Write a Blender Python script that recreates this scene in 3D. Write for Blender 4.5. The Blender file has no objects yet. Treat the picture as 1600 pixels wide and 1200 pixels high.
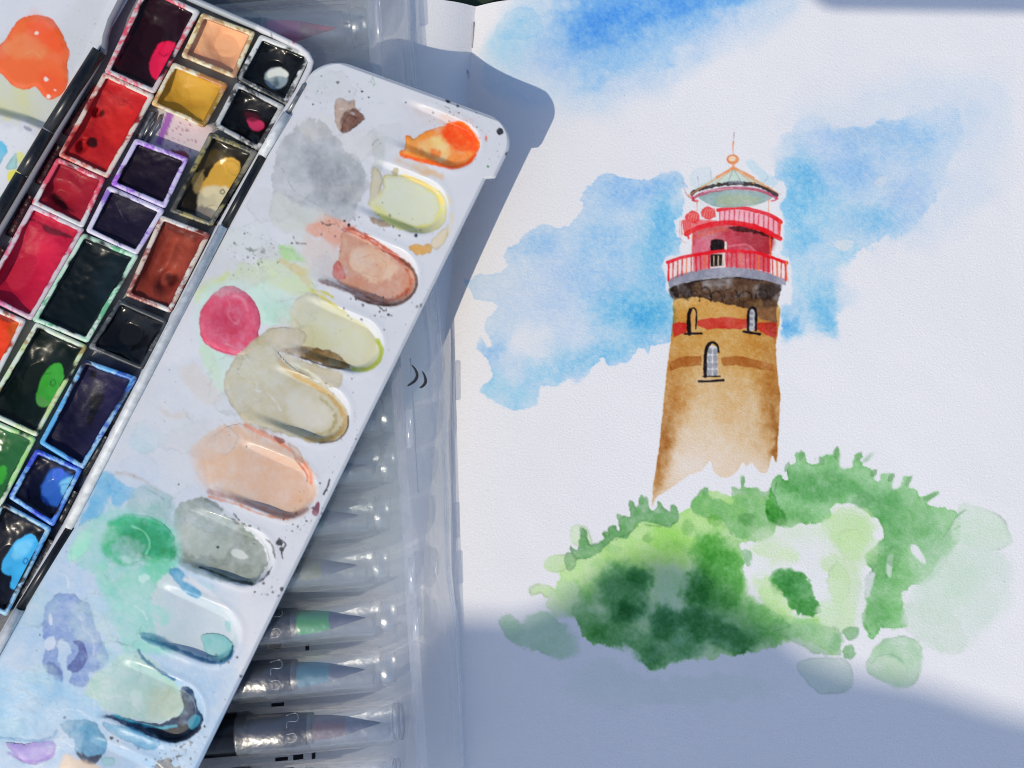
import bpy, bmesh, math, random
import numpy as np
from mathutils import Vector
random.seed(4)
rng = np.random.default_rng(11)
R = math.radians
S = bpy.context.scene

# ------------------------------------------------------------------ camera, sky, sun, exposure
H = 0.30                     # camera height above the table
PX = 0.0002                  # metres per photograph pixel on the table plane
cam_d = bpy.data.cameras.new('camera')
cam_d.sensor_width = 36.0
cam_d.lens = 36.0 * H / (1600 * PX)
cam_d.clip_start = 0.01
cam_d.clip_end = 60
cam = bpy.data.objects.new('camera', cam_d)
S.collection.objects.link(cam)
cam.location = (0, 0, H)
S.camera = cam

SUN_DIR = Vector((0.0139, 0.0155, -0.0240)).normalized()     # direction the light travels
world = bpy.data.worlds.new('World')
S.world = world
world.use_nodes = True
wn = world.node_tree
sky = wn.nodes.new('ShaderNodeTexSky')
sky.sky_type = 'NISHITA'
sky.sun_disc = False
sky.ozone_density = 1.2
sun_el = math.asin(-SUN_DIR.z)
sky.sun_elevation = sun_el
sky.sun_rotation = math.atan2(-SUN_DIR.x, -SUN_DIR.y)
bgn = wn.nodes['Background']
bgn.inputs[1].default_value = 0.15
wn.links.new(sky.outputs[0], bgn.inputs[0])
sun_d = bpy.data.lights.new('sun', 'SUN')
sun_d.energy = 2.5
sun_d.angle = R(0.53)
sun_d.color = (1.0, 0.90, 0.72)
sun = bpy.data.objects.new('sun', sun_d)
S.collection.objects.link(sun)
sun.rotation_euler = SUN_DIR.to_track_quat('-Z', 'Y').to_euler()
sun.location = (-1, -1, 2)
S.view_settings.view_transform = 'Standard'
S.view_settings.look = 'None'
S.view_settings.exposure = 0.03
S.view_settings.gamma = 1.0
S.cycles.filter_width = 1.05
S.cycles.max_bounces = 10
S.cycles.transparent_max_bounces = 24
S.cycles.sample_clamp_indirect = 6.0

LIT = np.array([0.94, 0.945, 1.03])     # what a white diffuser facing up would read in the sun (linear)

# ------------------------------------------------------------------ pixel <-> world
def P(px, py, z):
    k = PX * (H - z) / H
    return ((px - 800.0) * k, (600.0 - py) * k, z)
def V(px, py, z): return Vector(P(px, py, z))
def PXY(X, Y, z):
    k = PX * (H - z) / H
    return X / k + 800.0, 600.0 - Y / k

# ------------------------------------------------------------------ colours
def lin(c):
    c = np.asarray(c, float) / 255.0
    return np.where(c <= 0.04045, c / 12.92, ((c + 0.055) / 1.055) ** 2.4)
def alb(c):                                # colour seen in full sun -> base colour
    return np.clip(lin(c) / LIT, 0.0, 0.9)

# ------------------------------------------------------------------ brushwork: pigment is laid with numpy on a raster, then stored per vertex
X0, Y0, X1, Y1 = -170, -120, 1800, 1480
CW, CH = X1 - X0, Y1 - Y0
_n = {}
def up(g, h, w):
    gy = np.linspace(0, g.shape[0] - 1.001, h); gx = np.linspace(0, g.shape[1] - 1.001, w)
    iy = gy.astype(int); ix = gx.astype(int)
    fy = gy - iy; fx = gx - ix
    fy = (fy * fy * (3 - 2 * fy))[:, None].astype(np.float32); fx = (fx * fx * (3 - 2 * fx))[None, :].astype(np.float32)
    a = g[iy][:, ix]; b = g[iy][:, ix + 1]; c = g[iy + 1][:, ix]; d = g[iy + 1][:, ix + 1]
    return (a * (1 - fx) + b * fx) * (1 - fy) + (c * (1 - fx) + d * fx) * fy
def N(scale, seed=0, octs=3):
    key = (scale, seed, octs)
    if key not in _n:
        r = np.random.default_rng(1000 + int(scale * 10) + 77 * seed)
        out = np.zeros((CH, CW), np.float32); a = 1.0; t = 0
        s = scale
        for o in range(octs):
            if s < 1.3: break
            g = r.uniform(-1, 1, (int(CH / s) + 3, int(CW / s) + 3)).astype(np.float32)
            out += a * up(g, CH, CW); t += a; a *= 0.55; s *= 0.5
        _n[key] = out / t * 1.5
    return _n[key]

def smooth_pts(pts, k=4):
    p = np.array(pts, float); n = len(p); out = []
    for i in range(n):
        a, b, c, d = p[(i - 1) % n], p[i], p[(i + 1) % n], p[(i + 2) % n]
        for j in range(k):
            t = j / k
            out.append(0.5 * ((2 * b) + (c - a) * t + (2 * a - 5 * b + 4 * c - d) * t * t + (-a + 3 * b - 3 * c + d) * t ** 3))
    return np.array(out)
def smooth_line(pts, k=6):
    p = np.array(pts, float); n = len(p)
    if n < 3: return p
    out = []
    for i in range(n - 1):
        a, b, c, d = p[max(i - 1, 0)], p[i], p[i + 1], p[min(i + 2, n - 1)]
        for j in range(k):
            t = j / k
            out.append(0.5 * ((2 * b) + (c - a) * t + (2 * a - 5 * b + 4 * c - d) * t * t + (-a + 3 * b - 3 * c + d) * t ** 3))
    out.append(p[-1])
    return np.array(out)
def seg_d(X, Y, a, b):
    dx, dy = b[0] - a[0], b[1] - a[1]
    L = dx * dx + dy * dy + 1e-9
    t = np.clip(((X - a[0]) * dx + (Y - a[1]) * dy) / L, 0, 1)
    return np.hypot(X - a[0] - t * dx, Y - a[1] - t * dy), t
def sd_poly(p, X, Y):
    d = np.full(X.shape, 1e9, np.float32); ins = np.zeros(X.shape, bool)
    n = len(p)
    for i in range(n):
        a = p[i]; b = p[(i + 1) % n]
        dd, _ = seg_d(X, Y, a, b)
        np.minimum(d, dd, out=d)
        if a[1] != b[1]:
            c = ((a[1] > Y) != (b[1] > Y)) & (X < (b[0] - a[0]) * (Y - a[1]) / (b[1] - a[1]) + a[0])
            ins ^= c
    return np.where(ins, d, -d)
def sstep(x): x = np.clip(x, 0, 1); return x * x * (3 - 2 * x)

class Canvas:
    def __init__(s, base):
        s.c = np.empty((CH, CW, 3), np.float32); s.c[:] = alb(base)
        s.wet = np.zeros((CH, CW), np.float32)
    def box(s, x0, y0, x1, y1):
        x0 = int(max(X0, math.floor(x0))); y0 = int(max(Y0, math.floor(y0)))
        x1 = int(min(X1, math.ceil(x1))); y1 = int(min(Y1, math.ceil(y1)))
        if x1 <= x0 or y1 <= y0: return None
        sl = (slice(y0 - Y0, y1 - Y0), slice(x0 - X0, x1 - X0))
        Y, X = np.mgrid[y0:y1, x0:x1].astype(np.float32)
        return sl, X, Y
    def put(s, sl, m, col, mul):
        m = np.clip(m, 0, 1.4)[..., None]
        if mul:
            s.c[sl] *= np.exp(m * np.log(np.clip(col, 1e-3, 1)))
        else:
            m = np.clip(m, 0, 1)
            s.c[sl] = s.c[sl] * (1 - m) + col * m
    def wash(s, pts, color, a=1.0, soft=2.0, rough=3.0, rs=14, edge=0.0, ew=2.5, mul=False, gran=0.0, gs=6, mott=0.0, ms=40, sm=True, seed=0, base=(224, 223, 233), wet=None, vs=0.0):
        p = smooth_pts(pts) if sm else np.array(pts, float)
        pad = soft * 1.5 + rough * 2 + 4
        bx = s.box(p[:, 0].min() - pad, p[:, 1].min() - pad, p[:, 0].max() + pad, p[:, 1].max() + pad)
        if bx is None: return
        sl, X, Y = bx
        d = sd_poly(p, X, Y)
        if rough: d = d + rough * N(rs, seed)[sl] + rough * 0.3 * N(4, seed + 1, 2)[sl]
        if vs: soft = soft * np.exp(vs * 1.3 * N(46, seed + 8, 2)[sl])
        m = sstep(d / (2 * soft) + 0.5) * a
        ed = None
        if edge: ed = 1 - 0.9 * edge * np.exp(-np.maximum(d, 0) ** 2 / ew ** 2) * sstep(d / (2 * soft) + 0.5) * np.clip(2.2 / np.maximum(soft, 1.0), 0.2, 1.0) * np.clip(0.6 + 0.7 * N(30, seed + 3, 2)[sl], 0, 1.3)
        if mott: m = m * (1 + mott * N(ms, seed + 5)[sl])
        if gran: m = m * (1 + gran * N(gs, seed + 7, 2)[sl])
        col = alb(color)
        if mul: col = np.clip(col / alb(base), 0.002, 1)
        s.put(sl, m, col, mul)
        if ed is not None: s.c[sl] *= ed[..., None]
        if wet is not None: s.wet[sl] = np.maximum(s.wet[sl], wet * sstep(d / 3))
    def stroke(s, pts, w, color, a=1.0, soft=0.8, rough=0.6, rs=8, mul=False, sm=True, seed=0, w2=None, base=(224, 223, 233), gap=0.0):
        p = smooth_line(pts) if sm else np.array(pts, float)
        pad = w + soft * 2 + rough * 2 + 3
        bx = s.box(p[:, 0].min() - pad, p[:, 1].min() - pad, p[:, 0].max() + pad, p[:, 1].max() + pad)
        if bx is None: return
        sl, X, Y = bx
        d = np.full(X.shape, -1e9, np.float32); n = len(p) - 1
        for i in range(n):
            dd, t = seg_d(X, Y, p[i], p[i + 1])
            ww = w if w2 is None else w + (w2 - w) * (i + t) / n
            d = np.maximum(d, ww / 2 - dd)
        if rough: d = d + rough * N(rs, seed)[sl]
        m = sstep(d / (2 * soft) + 0.5) * a
        if gap: m = m * sstep((N(9, seed + 9, 2)[sl] + 1 - 2 * gap) * 4)
        col = alb(color)
        if mul: col = np.clip(col / alb(base), 0.002, 1)
        s.put(sl, m, col, mul)
    def dots(s, pts, r, color, n, a=1.0, rmin=0.7, rmax=1.8, seed=0):
        q = np.random.default_rng(seed + 5)
        p = np.array(pts, float)
        x0, y0 = p.min(0); x1, y1 = p.max(0)
        for i in range(n):
            x = q.uniform(x0, x1); y = q.uniform(y0, y1)
            if sd_poly(p, np.array([[x]]), np.array([[y]]))[0, 0] < 0: continue
            rr = rmin + (rmax - rmin) * q.random() ** 2.5
            k = 6
            pts_ = [(x + rr * (0.6 + 0.8 * q.random()) * math.cos(j * 6.283 / k), y + rr * (0.6 + 0.8 * q.random()) * math.sin(j * 6.283 / k)) for j in range(k)]
            s.wash(pts_, color, a * (0.5 + 0.5 * q.random()), 0.6, 0, sm=False)
    def bleed(s, poly, spots, soft=3.0, rough=4.0, rs=16, vs=0.6, seed=0, warp=9.0, base=(224, 223, 233), under=None, ua=1.0, edge=0.0, ew=2.0, gran=0.12, amp=1.0, pw=1.15):
        # wet in wet: soft spots of pigment run into each other inside one wet shape
        p = smooth_pts(poly)
        bx = s.box(p[:, 0].min() - 20, p[:, 1].min() - 20, p[:, 0].max() + 20, p[:, 1].max() + 20)
        sl, X, Y = bx
        d = sd_poly(p, X, Y) + rough * N(rs, seed)[sl] + rough * 0.3 * N(4, seed + 1, 2)[sl]
        so = soft * np.exp(vs * 1.3 * N(46, seed + 8, 2)[sl])
        m = sstep(d / (2 * so) + 0.5)
        bb = alb(base)
        D = np.zeros(X.shape + (3,), np.float32)
        if under is not None: D += ua * -np.log(np.clip(alb(under) / bb, 0.002, 1)) * (1 + 0.25 * N(50, seed + 3)[sl])[..., None]
        wx = warp * (N(28, seed + 11)[sl] + 0.35 * N(7, seed + 12, 2)[sl]); wy = warp * (N(28, seed + 13)[sl] + 0.35 * N(7, seed + 14, 2)[sl])
        for q in spots:
            x, y, rx, ry, c, a = q[:6]; ang = q[6] if len(q) > 6 else 0.0
            dx = X + wx - x; dy = Y + wy - y
            u = (dx * math.cos(ang) + dy * math.sin(ang)) / rx; v = (-dx * math.sin(ang) + dy * math.cos(ang)) / ry
            g = amp * a * np.exp(-0.95 * (u * u + v * v) ** pw)
            Dc = -np.log(np.clip(alb(c) / bb, 0.002, 1))
            g = g[..., None]
            D = D * (1 - 0.75 * np.clip(g, 0, 1)) + Dc * g
        D *= (1 + gran * N(4, seed + 5, 2)[sl])[..., None]
        if edge: D *= (1 + edge * np.exp(-np.maximum(d, 0) ** 2 / ew ** 2) * np.clip(1.6 / so, 0, 1.2))[..., None]
        s.c[sl] *= np.exp(-D * m[..., None])
    def settle(s, base, terms):
        # pigment gathers unevenly: vary the optical density of everything laid on the ground colour
        b = alb(base); D = -np.log(np.clip(s.c, 1e-3, 1) / b)
        f = 1.0
        for a, sc, sd, o in terms: f = f + a * N(sc, sd, o)
        f = np.clip(f, 0.35, 1.8)[..., None]
        s.c = np.where(D > 0.01, b * np.exp(-D * f), s.c).astype(np.float32)
    def sample(s, px, py, arr=None):
        arr = s.c if arr is None else arr
        x = np.clip(px - X0, 0, CW - 1.01); y = np.clip(py - Y0, 0, CH - 1.01)
        ix = x.astype(int); iy = y.astype(int); fx = x - ix; fy = y - iy
        if arr.ndim == 3: fx = fx[:, None]; fy = fy[:, None]
        return (arr[iy, ix] * (1 - fx) + arr[iy, ix + 1] * fx) * (1 - fy) + (arr[iy + 1, ix] * (1 - fx) + arr[iy + 1, ix + 1] * fx) * fy

# ------------------------------------------------------------------ mesh helpers
COL = S.collection
def mesh_from(name, v, f, mat, parent=None, smooth=True, col=None, label=None):
    me = bpy.data.meshes.new(name)
    v = np.asarray(v, np.float32)
    if isinstance(f, np.ndarray):
        nf, k = f.shape
        me.vertices.add(len(v)); me.vertices.foreach_set('co', v.ravel())
        me.loops.add(nf * k); me.loops.foreach_set('vertex_index', f.astype(np.int32).ravel())
        me.polygons.add(nf); me.polygons.foreach_set('loop_start', np.arange(0, nf * k, k, dtype=np.int32))
        me.update(calc_edges=True)
    else:
        me.from_pydata([tuple(map(float, q)) for q in v], [], f)
    me.validate()
    if smooth: me.polygons.foreach_set('use_smooth', np.ones(len(me.polygons), bool))
    if col is not None:
        at = me.color_attributes.new('pigment', 'FLOAT_COLOR', 'POINT')
        c4 = np.ones((len(v), 4), np.float32); c4[:, :3] = col
        at.data.foreach_set('color', c4.ravel())
    me.materials.append(mat)
    o = bpy.data.objects.new(name, me); COL.objects.link(o)
    if parent is not None: o.parent = parent
    if label: o['label'] = label
    return o
def grid_faces(nr, nc, off=0):
    i = np.arange(nr - 1)[:, None] * nc + np.arange(nc - 1)[None, :] + off
    return np.stack([i, i + nc, i + nc + 1, i + 1], -1).reshape(-1, 4)
def thing(name, label, cat, group=None):
    o = bpy.data.objects.new(name, None); COL.objects.link(o); o.empty_display_size = 0.01
    o['label'] = label; o['category'] = cat
    if group: o['group'] = group
    return o

# ------------------------------------------------------------------ materials
def nodes(name):
    m = bpy.data.materials.new(name); m.use_nodes = True
    nt = m.node_tree
    return m, nt, nt.nodes['Principled BSDF'], nt.nodes['Material Output']
def pigment_mat(name, rough=0.8, spec=0.3, bump=0.0, bscale=2000, coat=0.0, sss=0.0, rvar=0.0, bdist=0.0003):
    m, nt, b, out = nodes(name)
    at = nt.nodes.new('ShaderNodeAttribute'); at.attribute_name = 'pigment'
    nt.links.new(at.outputs['Color'], b.inputs['Base Color'])
    b.inputs['Roughness'].default_value = rough
    b.inputs['Specular IOR Level'].default_value = spec
    b.inputs['Coat Weight'].default_value = coat
    b.inputs['Coat Roughness'].default_value = 0.08
    if bump:
        g = nt.nodes.new('ShaderNodeNewGeometry')
        n = nt.nodes.new('ShaderNodeTexNoise'); n.inputs['Scale'].default_value = bscale; n.inputs['Detail'].default_value = 4
        nt.links.new(g.outputs['Position'], n.inputs['Vector'])
        bp = nt.nodes.new('ShaderNodeBump'); bp.inputs['Strength'].default_value = bump; bp.inputs['Distance'].default_value = bdist
        nt.links.new(n.outputs['Fac'], bp.inputs['Height'])
        nt.links.new(bp.outputs['Normal'], b.inputs['Normal'])
        if rvar:
            n2 = nt.nodes.new('ShaderNodeTexNoise'); n2.inputs['Scale'].default_value = bscale * 0.2
            nt.links.new(g.outputs['Position'], n2.inputs['Vector'])
            mr = nt.nodes.new('ShaderNodeMapRange'); mr.inputs['From Min'].default_value = 0.35; mr.inputs['From Max'].default_value = 0.65
            mr.inputs['To Min'].default_value = rough - rvar; mr.inputs['To Max'].default_value = rough + rvar
            nt.links.new(n2.outputs['Fac'], mr.inputs['Value']); nt.links.new(mr.outputs['Result'], b.inputs['Roughness'])
    return m
def plain_mat(name, c, rough=0.5, spec=0.5, metal=0.0, c2=None, nscale=600, bump=0.0, coat=0.0):
    m, nt, b, out = nodes(name)
    b.inputs['Base Color'].default_value = (*alb(c), 1)
    b.inputs['Roughness'].default_value = rough; b.inputs['Metallic'].default_value = metal
    b.inputs['Specular IOR Level'].default_value = spec; b.inputs['Coat Weight'].default_value = coat
    g = nt.nodes.new('ShaderNodeNewGeometry')
    n = nt.nodes.new('ShaderNodeTexNoise'); n.inputs['Scale'].default_value = nscale; n.inputs['Detail'].default_value = 5
    nt.links.new(g.outputs['Position'], n.inputs['Vector'])
    if c2 is not None:
        r = nt.nodes.new('ShaderNodeValToRGB')
        r.color_ramp.elements[0].position = 0.42; r.color_ramp.elements[0].color = (*alb(c), 1)
        r.color_ramp.elements[1].position = 0.62; r.color_ramp.elements[1].color = (*alb(c2), 1)
        nt.links.new(n.outputs['Fac'], r.inputs['Fac']); nt.links.new(r.outputs['Color'], b.inputs['Base Color'])
    if bump:
        bp = nt.nodes.new('ShaderNodeBump'); bp.inputs['Strength'].default_value = bump; bp.inputs['Distance'].default_value = 0.0003
        nt.links.new(n.outputs['Fac'], bp.inputs['Height']); nt.links.new(bp.outputs['Normal'], b.inputs['Normal'])
    return m
def clear_mat(name, tint=(0.93, 0.95, 0.96), milk=0.1, rough=0.08, milk_c=(0.75, 0.8, 0.85), gloss=1.0, bump=0.12, f0=0.045):
    m = bpy.data.materials.new(name); m.use_nodes = True
    nt = m.node_tree; nt.nodes.clear()
    out = nt.nodes.new('ShaderNodeOutputMaterial')
    tr = nt.nodes.new('ShaderNodeBsdfTransparent'); tr.inputs[0].default_value = (*tint, 1)
    df = nt.nodes.new('ShaderNodeBsdfDiffuse'); df.inputs[0].default_value = (*milk_c, 1)
    tl = nt.nodes.new('ShaderNodeBsdfTranslucent'); tl.inputs[0].default_value = (*milk_c, 1)
    mm = nt.nodes.new('ShaderNodeMixShader'); mm.inputs[0].default_value = 0.5
    nt.links.new(df.outputs[0], mm.inputs[1]); nt.links.new(tl.outputs[0], mm.inputs[2])
    m1 = nt.nodes.new('ShaderNodeMixShader'); m1.inputs[0].default_value = milk
    nt.links.new(tr.outputs[0], m1.inputs[1]); nt.links.new(mm.outputs[0], m1.inputs[2])
    gl = nt.nodes.new('ShaderNodeBsdfGlossy'); gl.inputs['Roughness'].default_value = rough
    gl.inputs['Color'].default_value = (gloss, gloss, gloss, 1)
    lw = nt.nodes.new('ShaderNodeLayerWeight'); lw.inputs[0].default_value = 0.5
    pw = nt.nodes.new('ShaderNodeMath'); pw.operation = 'POWER'; pw.inputs[1].default_value = 4.0
    nt.links.new(lw.outputs['Facing'], pw.inputs[0])
    fr = nt.nodes.new('ShaderNodeMath'); fr.operation = 'MULTIPLY_ADD'; fr.inputs[1].default_value = 0.22; fr.inputs[2].default_value = f0
    nt.links.new(pw.outputs[0], fr.inputs[0])
    g = nt.nodes.new('ShaderNodeNewGeometry')
    n = nt.nodes.new('ShaderNodeTexNoise'); n.inputs['Scale'].default_value = 160; n.inputs['Detail'].default_value = 3
    nt.links.new(g.outputs['Position'], n.inputs['Vector'])
    bp = nt.nodes.new('ShaderNodeBump'); bp.inputs['Strength'].default_value = bump; bp.inputs['Distance'].default_value = 0.0008
    nt.links.new(n.outputs['Fac'], bp.inputs['Height'])
    nt.links.new(bp.outputs['Normal'], gl.inputs['Normal'])
    m2 = nt.nodes.new('ShaderNodeMixShader')
    nt.links.new(fr.outputs[0], m2.inputs[0]); nt.links.new(m1.outputs[0], m2.inputs[1]); nt.links.new(gl.outputs[0], m2.inputs[2])
    nt.links.new(m2.outputs[0], out.inputs[0])
    return m

M_PAPER = pigment_mat('watercolour_paper', 0.9, 0.12, 0.5, 1700)
M_ENAMEL = pigment_mat('stained_white_enamel', 0.42, 0.35, 0.12, 900, rvar=0.12)
M_POOL = pigment_mat('damp_paint', 0.46, 0.3, 0.08, 700, coat=0.03, rvar=0.1)
M_PAINT = pigment_mat('pan_paint', 0.5, 0.18, 0.28, 1100, coat=0.0, rvar=0.14)
M_WET = pigment_mat('wet_pan_paint', 0.2, 0.24, 0.04, 300, coat=0.0, rvar=0.07)
M_CUP = pigment_mat('stained_pan_plastic', 0.4, 0.4, 0.1, 900)
M_TRAY = pigment_mat('worn_tin', 0.42, 0.4, 0.2, 1100)
M_BLACK = plain_mat('black_lacquer', (16, 18, 24), 0.3, 0.4, c2=(26, 28, 34), nscale=900)
M_ROD = plain_mat('white_enamel_rod', (212, 215, 224), 0.4, 0.4, c2=(190, 193, 202), nscale=500)
M_CLIP = plain_mat('paint_crusted_clip', (60, 12, 22), 0.4, 0.5, c2=(24, 8, 12), nscale=900, bump=0.8)
M_CLIPK = plain_mat('dark_clip', (22, 24, 30), 0.35, 0.5, c2=(60, 62, 68), nscale=900, bump=0.5)
M_STEEL = plain_mat('spring_steel', (150, 152, 158), 0.3, 0.5, 0.6, c2=(110, 112, 120))
M_INK = plain_mat('black_ink', (14, 16, 26), 0.5)
M_EDGE = plain_mat('page_edges', (205, 205, 208), 0.9, 0.1, c2=(180, 180, 184), nscale=3000)
M_COVER = plain_mat('book_cover', (30, 30, 34), 0.6)

# ------------------------------------------------------------------ table
def table_mat():
    m, nt, b, out = nodes('printed_tablecloth')
    g = nt.nodes.new('ShaderNodeNewGeometry')
    n = nt.nodes.new('ShaderNodeTexVoronoi'); n.inputs['Scale'].default_value = 55
    mp = nt.nodes.new('ShaderNodeMapping'); mp.inputs['Location'].default_value = (0.006, 0.004, 0)
    nt.links.new(g.outputs['Position'], mp.inputs['Vector']); nt.links.new(mp.outputs['Vector'], n.inputs['Vector'])
    r = nt.nodes.new('ShaderNodeValToRGB'); r.color_ramp.interpolation = 'CONSTANT'
    e = r.color_ramp.elements
    e[0].position = 0; e[0].color = (*alb((18, 22, 26)), 1)
    e[1].position = 0.45; e[1].color = (*alb((30, 48, 34)), 1)
    k = e.new(0.62); k.color = (*alb((190, 25, 40)), 1)
    k = e.new(0.8); k.color = (*alb((14, 18, 22)), 1)
    sp = nt.nodes.new('ShaderNodeSeparateColor')
    nt.links.new(n.outputs['Color'], sp.inputs[0]); nt.links.new(sp.outputs[0], r.inputs['Fac'])
    nt.links.new(r.outputs['Color'], b.inputs['Base Color']); b.inputs['Roughness'].default_value = 0.85
    return m
tb = mesh_from('table_top', [(-1.2, -1.0, 0), (1.2, -1.0, 0), (1.2, 1.0, 0), (-1.2, 1.0, 0)], [(0, 1, 2, 3)], table_mat(), smooth=False)
tb['kind'] = 'structure'

# ================================================================== the painted page
page = Canvas((224, 223, 233))
page.c *= (1 + 0.012 * N(260, 2)[..., None])
Wm = dict(mul=True)
def sky_wash(p, c, **k):
    k['a'] = k.get('a', 1) * 0.70; k.setdefault('vs', 0.8); k['soft'] = k.get('soft', 2) * 1.25
    page.wash(p, c, mul=True, **k)
CY, PW, BL, LC, LP = (104, 180, 226), (146, 188, 234), (88, 154, 230), (146, 200, 230), (186, 203, 236)
page.bleed([(745, 118), (760, 60), (785, 28), (800, -30), (860, -70), (1300, -70), (1250, 15), (1175, 62), (1100, 110), (1010, 150), (900, 178), (830, 172), (770, 150)], [(800, 60, 50, 50, LC, 0.45), (870, 90, 60, 34, LP, 0.8), (928, 33, 62, 46, BL, 0.95, -0.4), (990, 28, 70, 40, BL, 0.9, -0.3), (1060, 0, 70, 34, BL, 0.85, -0.3), (1150, -8, 60, 26, (110, 170, 232), 0.9, -0.5), (950, 105, 50, 24, (134, 184, 234), 0.8, -0.3), (1045, 72, 60, 24, (140, 186, 234), 0.6, -0.5), (1000, 130, 60, 22, LP, 0.5), (1120, 50, 60, 24, LP, 0.6, -0.5)], soft=16, rough=10, rs=50, seed=1, warp=14, amp=0.85, under=(196, 211, 234), ua=0.7)
page.bleed([(775, 55), (790, 22), (815, 12), (840, 20), (850, 45), (832, 60), (800, 62)], [], soft=1.2, rough=3, under=(200, 214, 232), ua=0.7, edge=0.8)
page.bleed([(918, 292), (945, 274), (985, 280), (1010, 282), (1040, 268), (1062, 268), (1072, 300), (1064, 340), (1066, 400), (1048, 440), (1054, 500), (1046, 536), (1022, 540), (1012, 552), (1000, 540), (985, 560), (970, 566), (955, 572), (942, 560), (925, 574), (905, 596), (885, 590), (868, 600), (846, 606), (838, 630), (800, 640), (768, 624), (752, 608), (770, 592), (760, 560), (745, 545), (752, 530), (765, 540), (758, 505), (775, 480), (742, 466), (725, 440), (750, 432), (790, 420), (790, 395), (815, 372), (848, 352), (878, 356), (906, 330)],
    [(1027, 400, 40, 60, CY, 0.75), (983, 479, 48, 36, CY, 0.95), (1020, 500, 34, 36, (84, 172, 220), 0.8), (1044, 340, 26, 44, CY, 0.8), (967, 300, 46, 30, PW, 0.85), (1020, 295, 34, 22, PW, 0.7), (939, 375, 44, 44, (150, 194, 234), 0.8), (835, 380, 34, 26, PW, 0.9), (885, 425, 44, 34, LP, 0.8), (930, 440, 40, 34, (150, 192, 234), 0.7), (860, 490, 50, 34, LP, 0.6), (780, 460, 44, 24, LP, 0.5), (824, 535, 44, 32, (222, 222, 233), 1.3), (770, 545, 18, 26, PW, 0.95), (768, 600, 18, 20, LC, 0.9), (805, 618, 34, 18, LC, 0.95), (850, 585, 34, 20, LC, 0.7), (901, 570, 34, 24, (134, 192, 228), 0.9), (960, 545, 44, 20, (124, 188, 228), 0.9), (1030, 525, 24, 18, LP, 0.5)],
    soft=1.4, rough=4, rs=15, vs=1.0, seed=2, warp=12, amp=0.74, under=(184, 205, 234), ua=0.66, edge=0.45, gran=0.2)
page.bleed([(1214, 262), (1222, 215), (1270, 190), (1330, 200), (1390, 190), (1440, 172), (1490, 168), (1500, 215), (1476, 270), (1452, 320), (1425, 352), (1390, 372), (1362, 388), (1322, 410), (1310, 440), (1318, 470), (1304, 500), (1306, 528), (1284, 520), (1262, 514), (1236, 526), (1224, 526), (1216, 490), (1226, 440), (1212, 330)],
    [(1250, 282, 30, 40, CY, 0.85), (1236, 330, 22, 34, CY, 0.6), (1240, 376, 30, 26, (112, 184, 228), 0.8), (1285, 330, 40, 40, LC, 0.7), (1330, 268, 34, 30, PW, 0.9), (1363, 212, 44, 22, (138, 188, 232), 0.85), (1440, 224, 36, 26, (138, 186, 232), 0.8), (1300, 220, 44, 24, LP, 0.8), (1369, 345, 40, 26, (124, 186, 228), 0.85), (1420, 300, 36, 30, LP, 0.8), (1320, 400, 30, 22, LC, 0.6), (1286, 480, 30, 26, (108, 182, 226), 0.9), (1231, 508, 20, 18, (80, 160, 222), 0.95), (1300, 512, 20, 14, CY, 0.7), (1260, 440, 34, 30, LC, 0.7), (1490, 200, 60, 70, (220, 222, 233), 0.9)],
    soft=7, rough=9, rs=24, vs=1.7, seed=3, warp=12, amp=0.72, under=(184, 206, 235), ua=0.68, edge=0.3, gran=0.22)
page.bleed([(1230, 180), (1330, 140), (1460, 110), (1580, 130), (1560, 280), (1420, 400), (1320, 330)], [(1500, 180, 40, 40, (196, 210, 235), 0.6)], soft=34, rough=18, rs=50, under=(208, 216, 234), ua=0.7)
page.wash([(1302, 380), (1320, 374), (1334, 378), (1330, 388), (1318, 392)], (210, 216, 226), a=0.8, soft=1, rough=1)
page.wash([(1366, 284), (1388, 272), (1380, 290), (1370, 292)], (200, 210, 228), a=0.8, soft=1, rough=1)
page.wash([(1310, 200), (1390, 195), (1400, 220), (1330, 225)], (196, 208, 228), a=0.4, soft=14, rough=6)
page.dots([(920, 300), (1060, 290), (1050, 530), (900, 560)], 1, (90, 150, 190), 90, 0.35, 0.5, 1.2, 1)
page.dots([(1230, 210), (1480, 210), (1300, 510), (1230, 510)], 1, (80, 120, 170), 90, 0.4, 0.5, 1.3, 2)
# reserved white around the lantern
page.wash([(1128, 262), (1146, 240), (1170, 262), (1222, 285), (1228, 305), (1218, 322), (1224, 340), (1222, 385), (1212, 400), (1234, 408), (1236, 470), (1222, 480), (1216, 560), (1204, 560), (1060, 470), (1040, 440), (1036, 405), (1070, 396), (1060, 372), (1056, 345), (1075, 330), (1066, 300), (1078, 290)], (224, 223, 233), a=0.92, soft=2.0, rough=3, rs=10)
sky_wash([(1078, 285), (1085, 265), (1110, 262), (1108, 284), (1088, 294)], (170, 205, 226), a=0.4, soft=1.6, rough=1.5, edge=0.05)
sky_wash([(1052, 282), (1066, 274), (1072, 286), (1064, 296)], (180, 205, 226), a=0.25, soft=2, rough=1.5)
sky_wash([(1166, 258), (1175, 250), (1195, 268), (1215, 285), (1200, 288)], (160, 205, 230), a=0.5, soft=1.5, rough=2)
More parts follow.
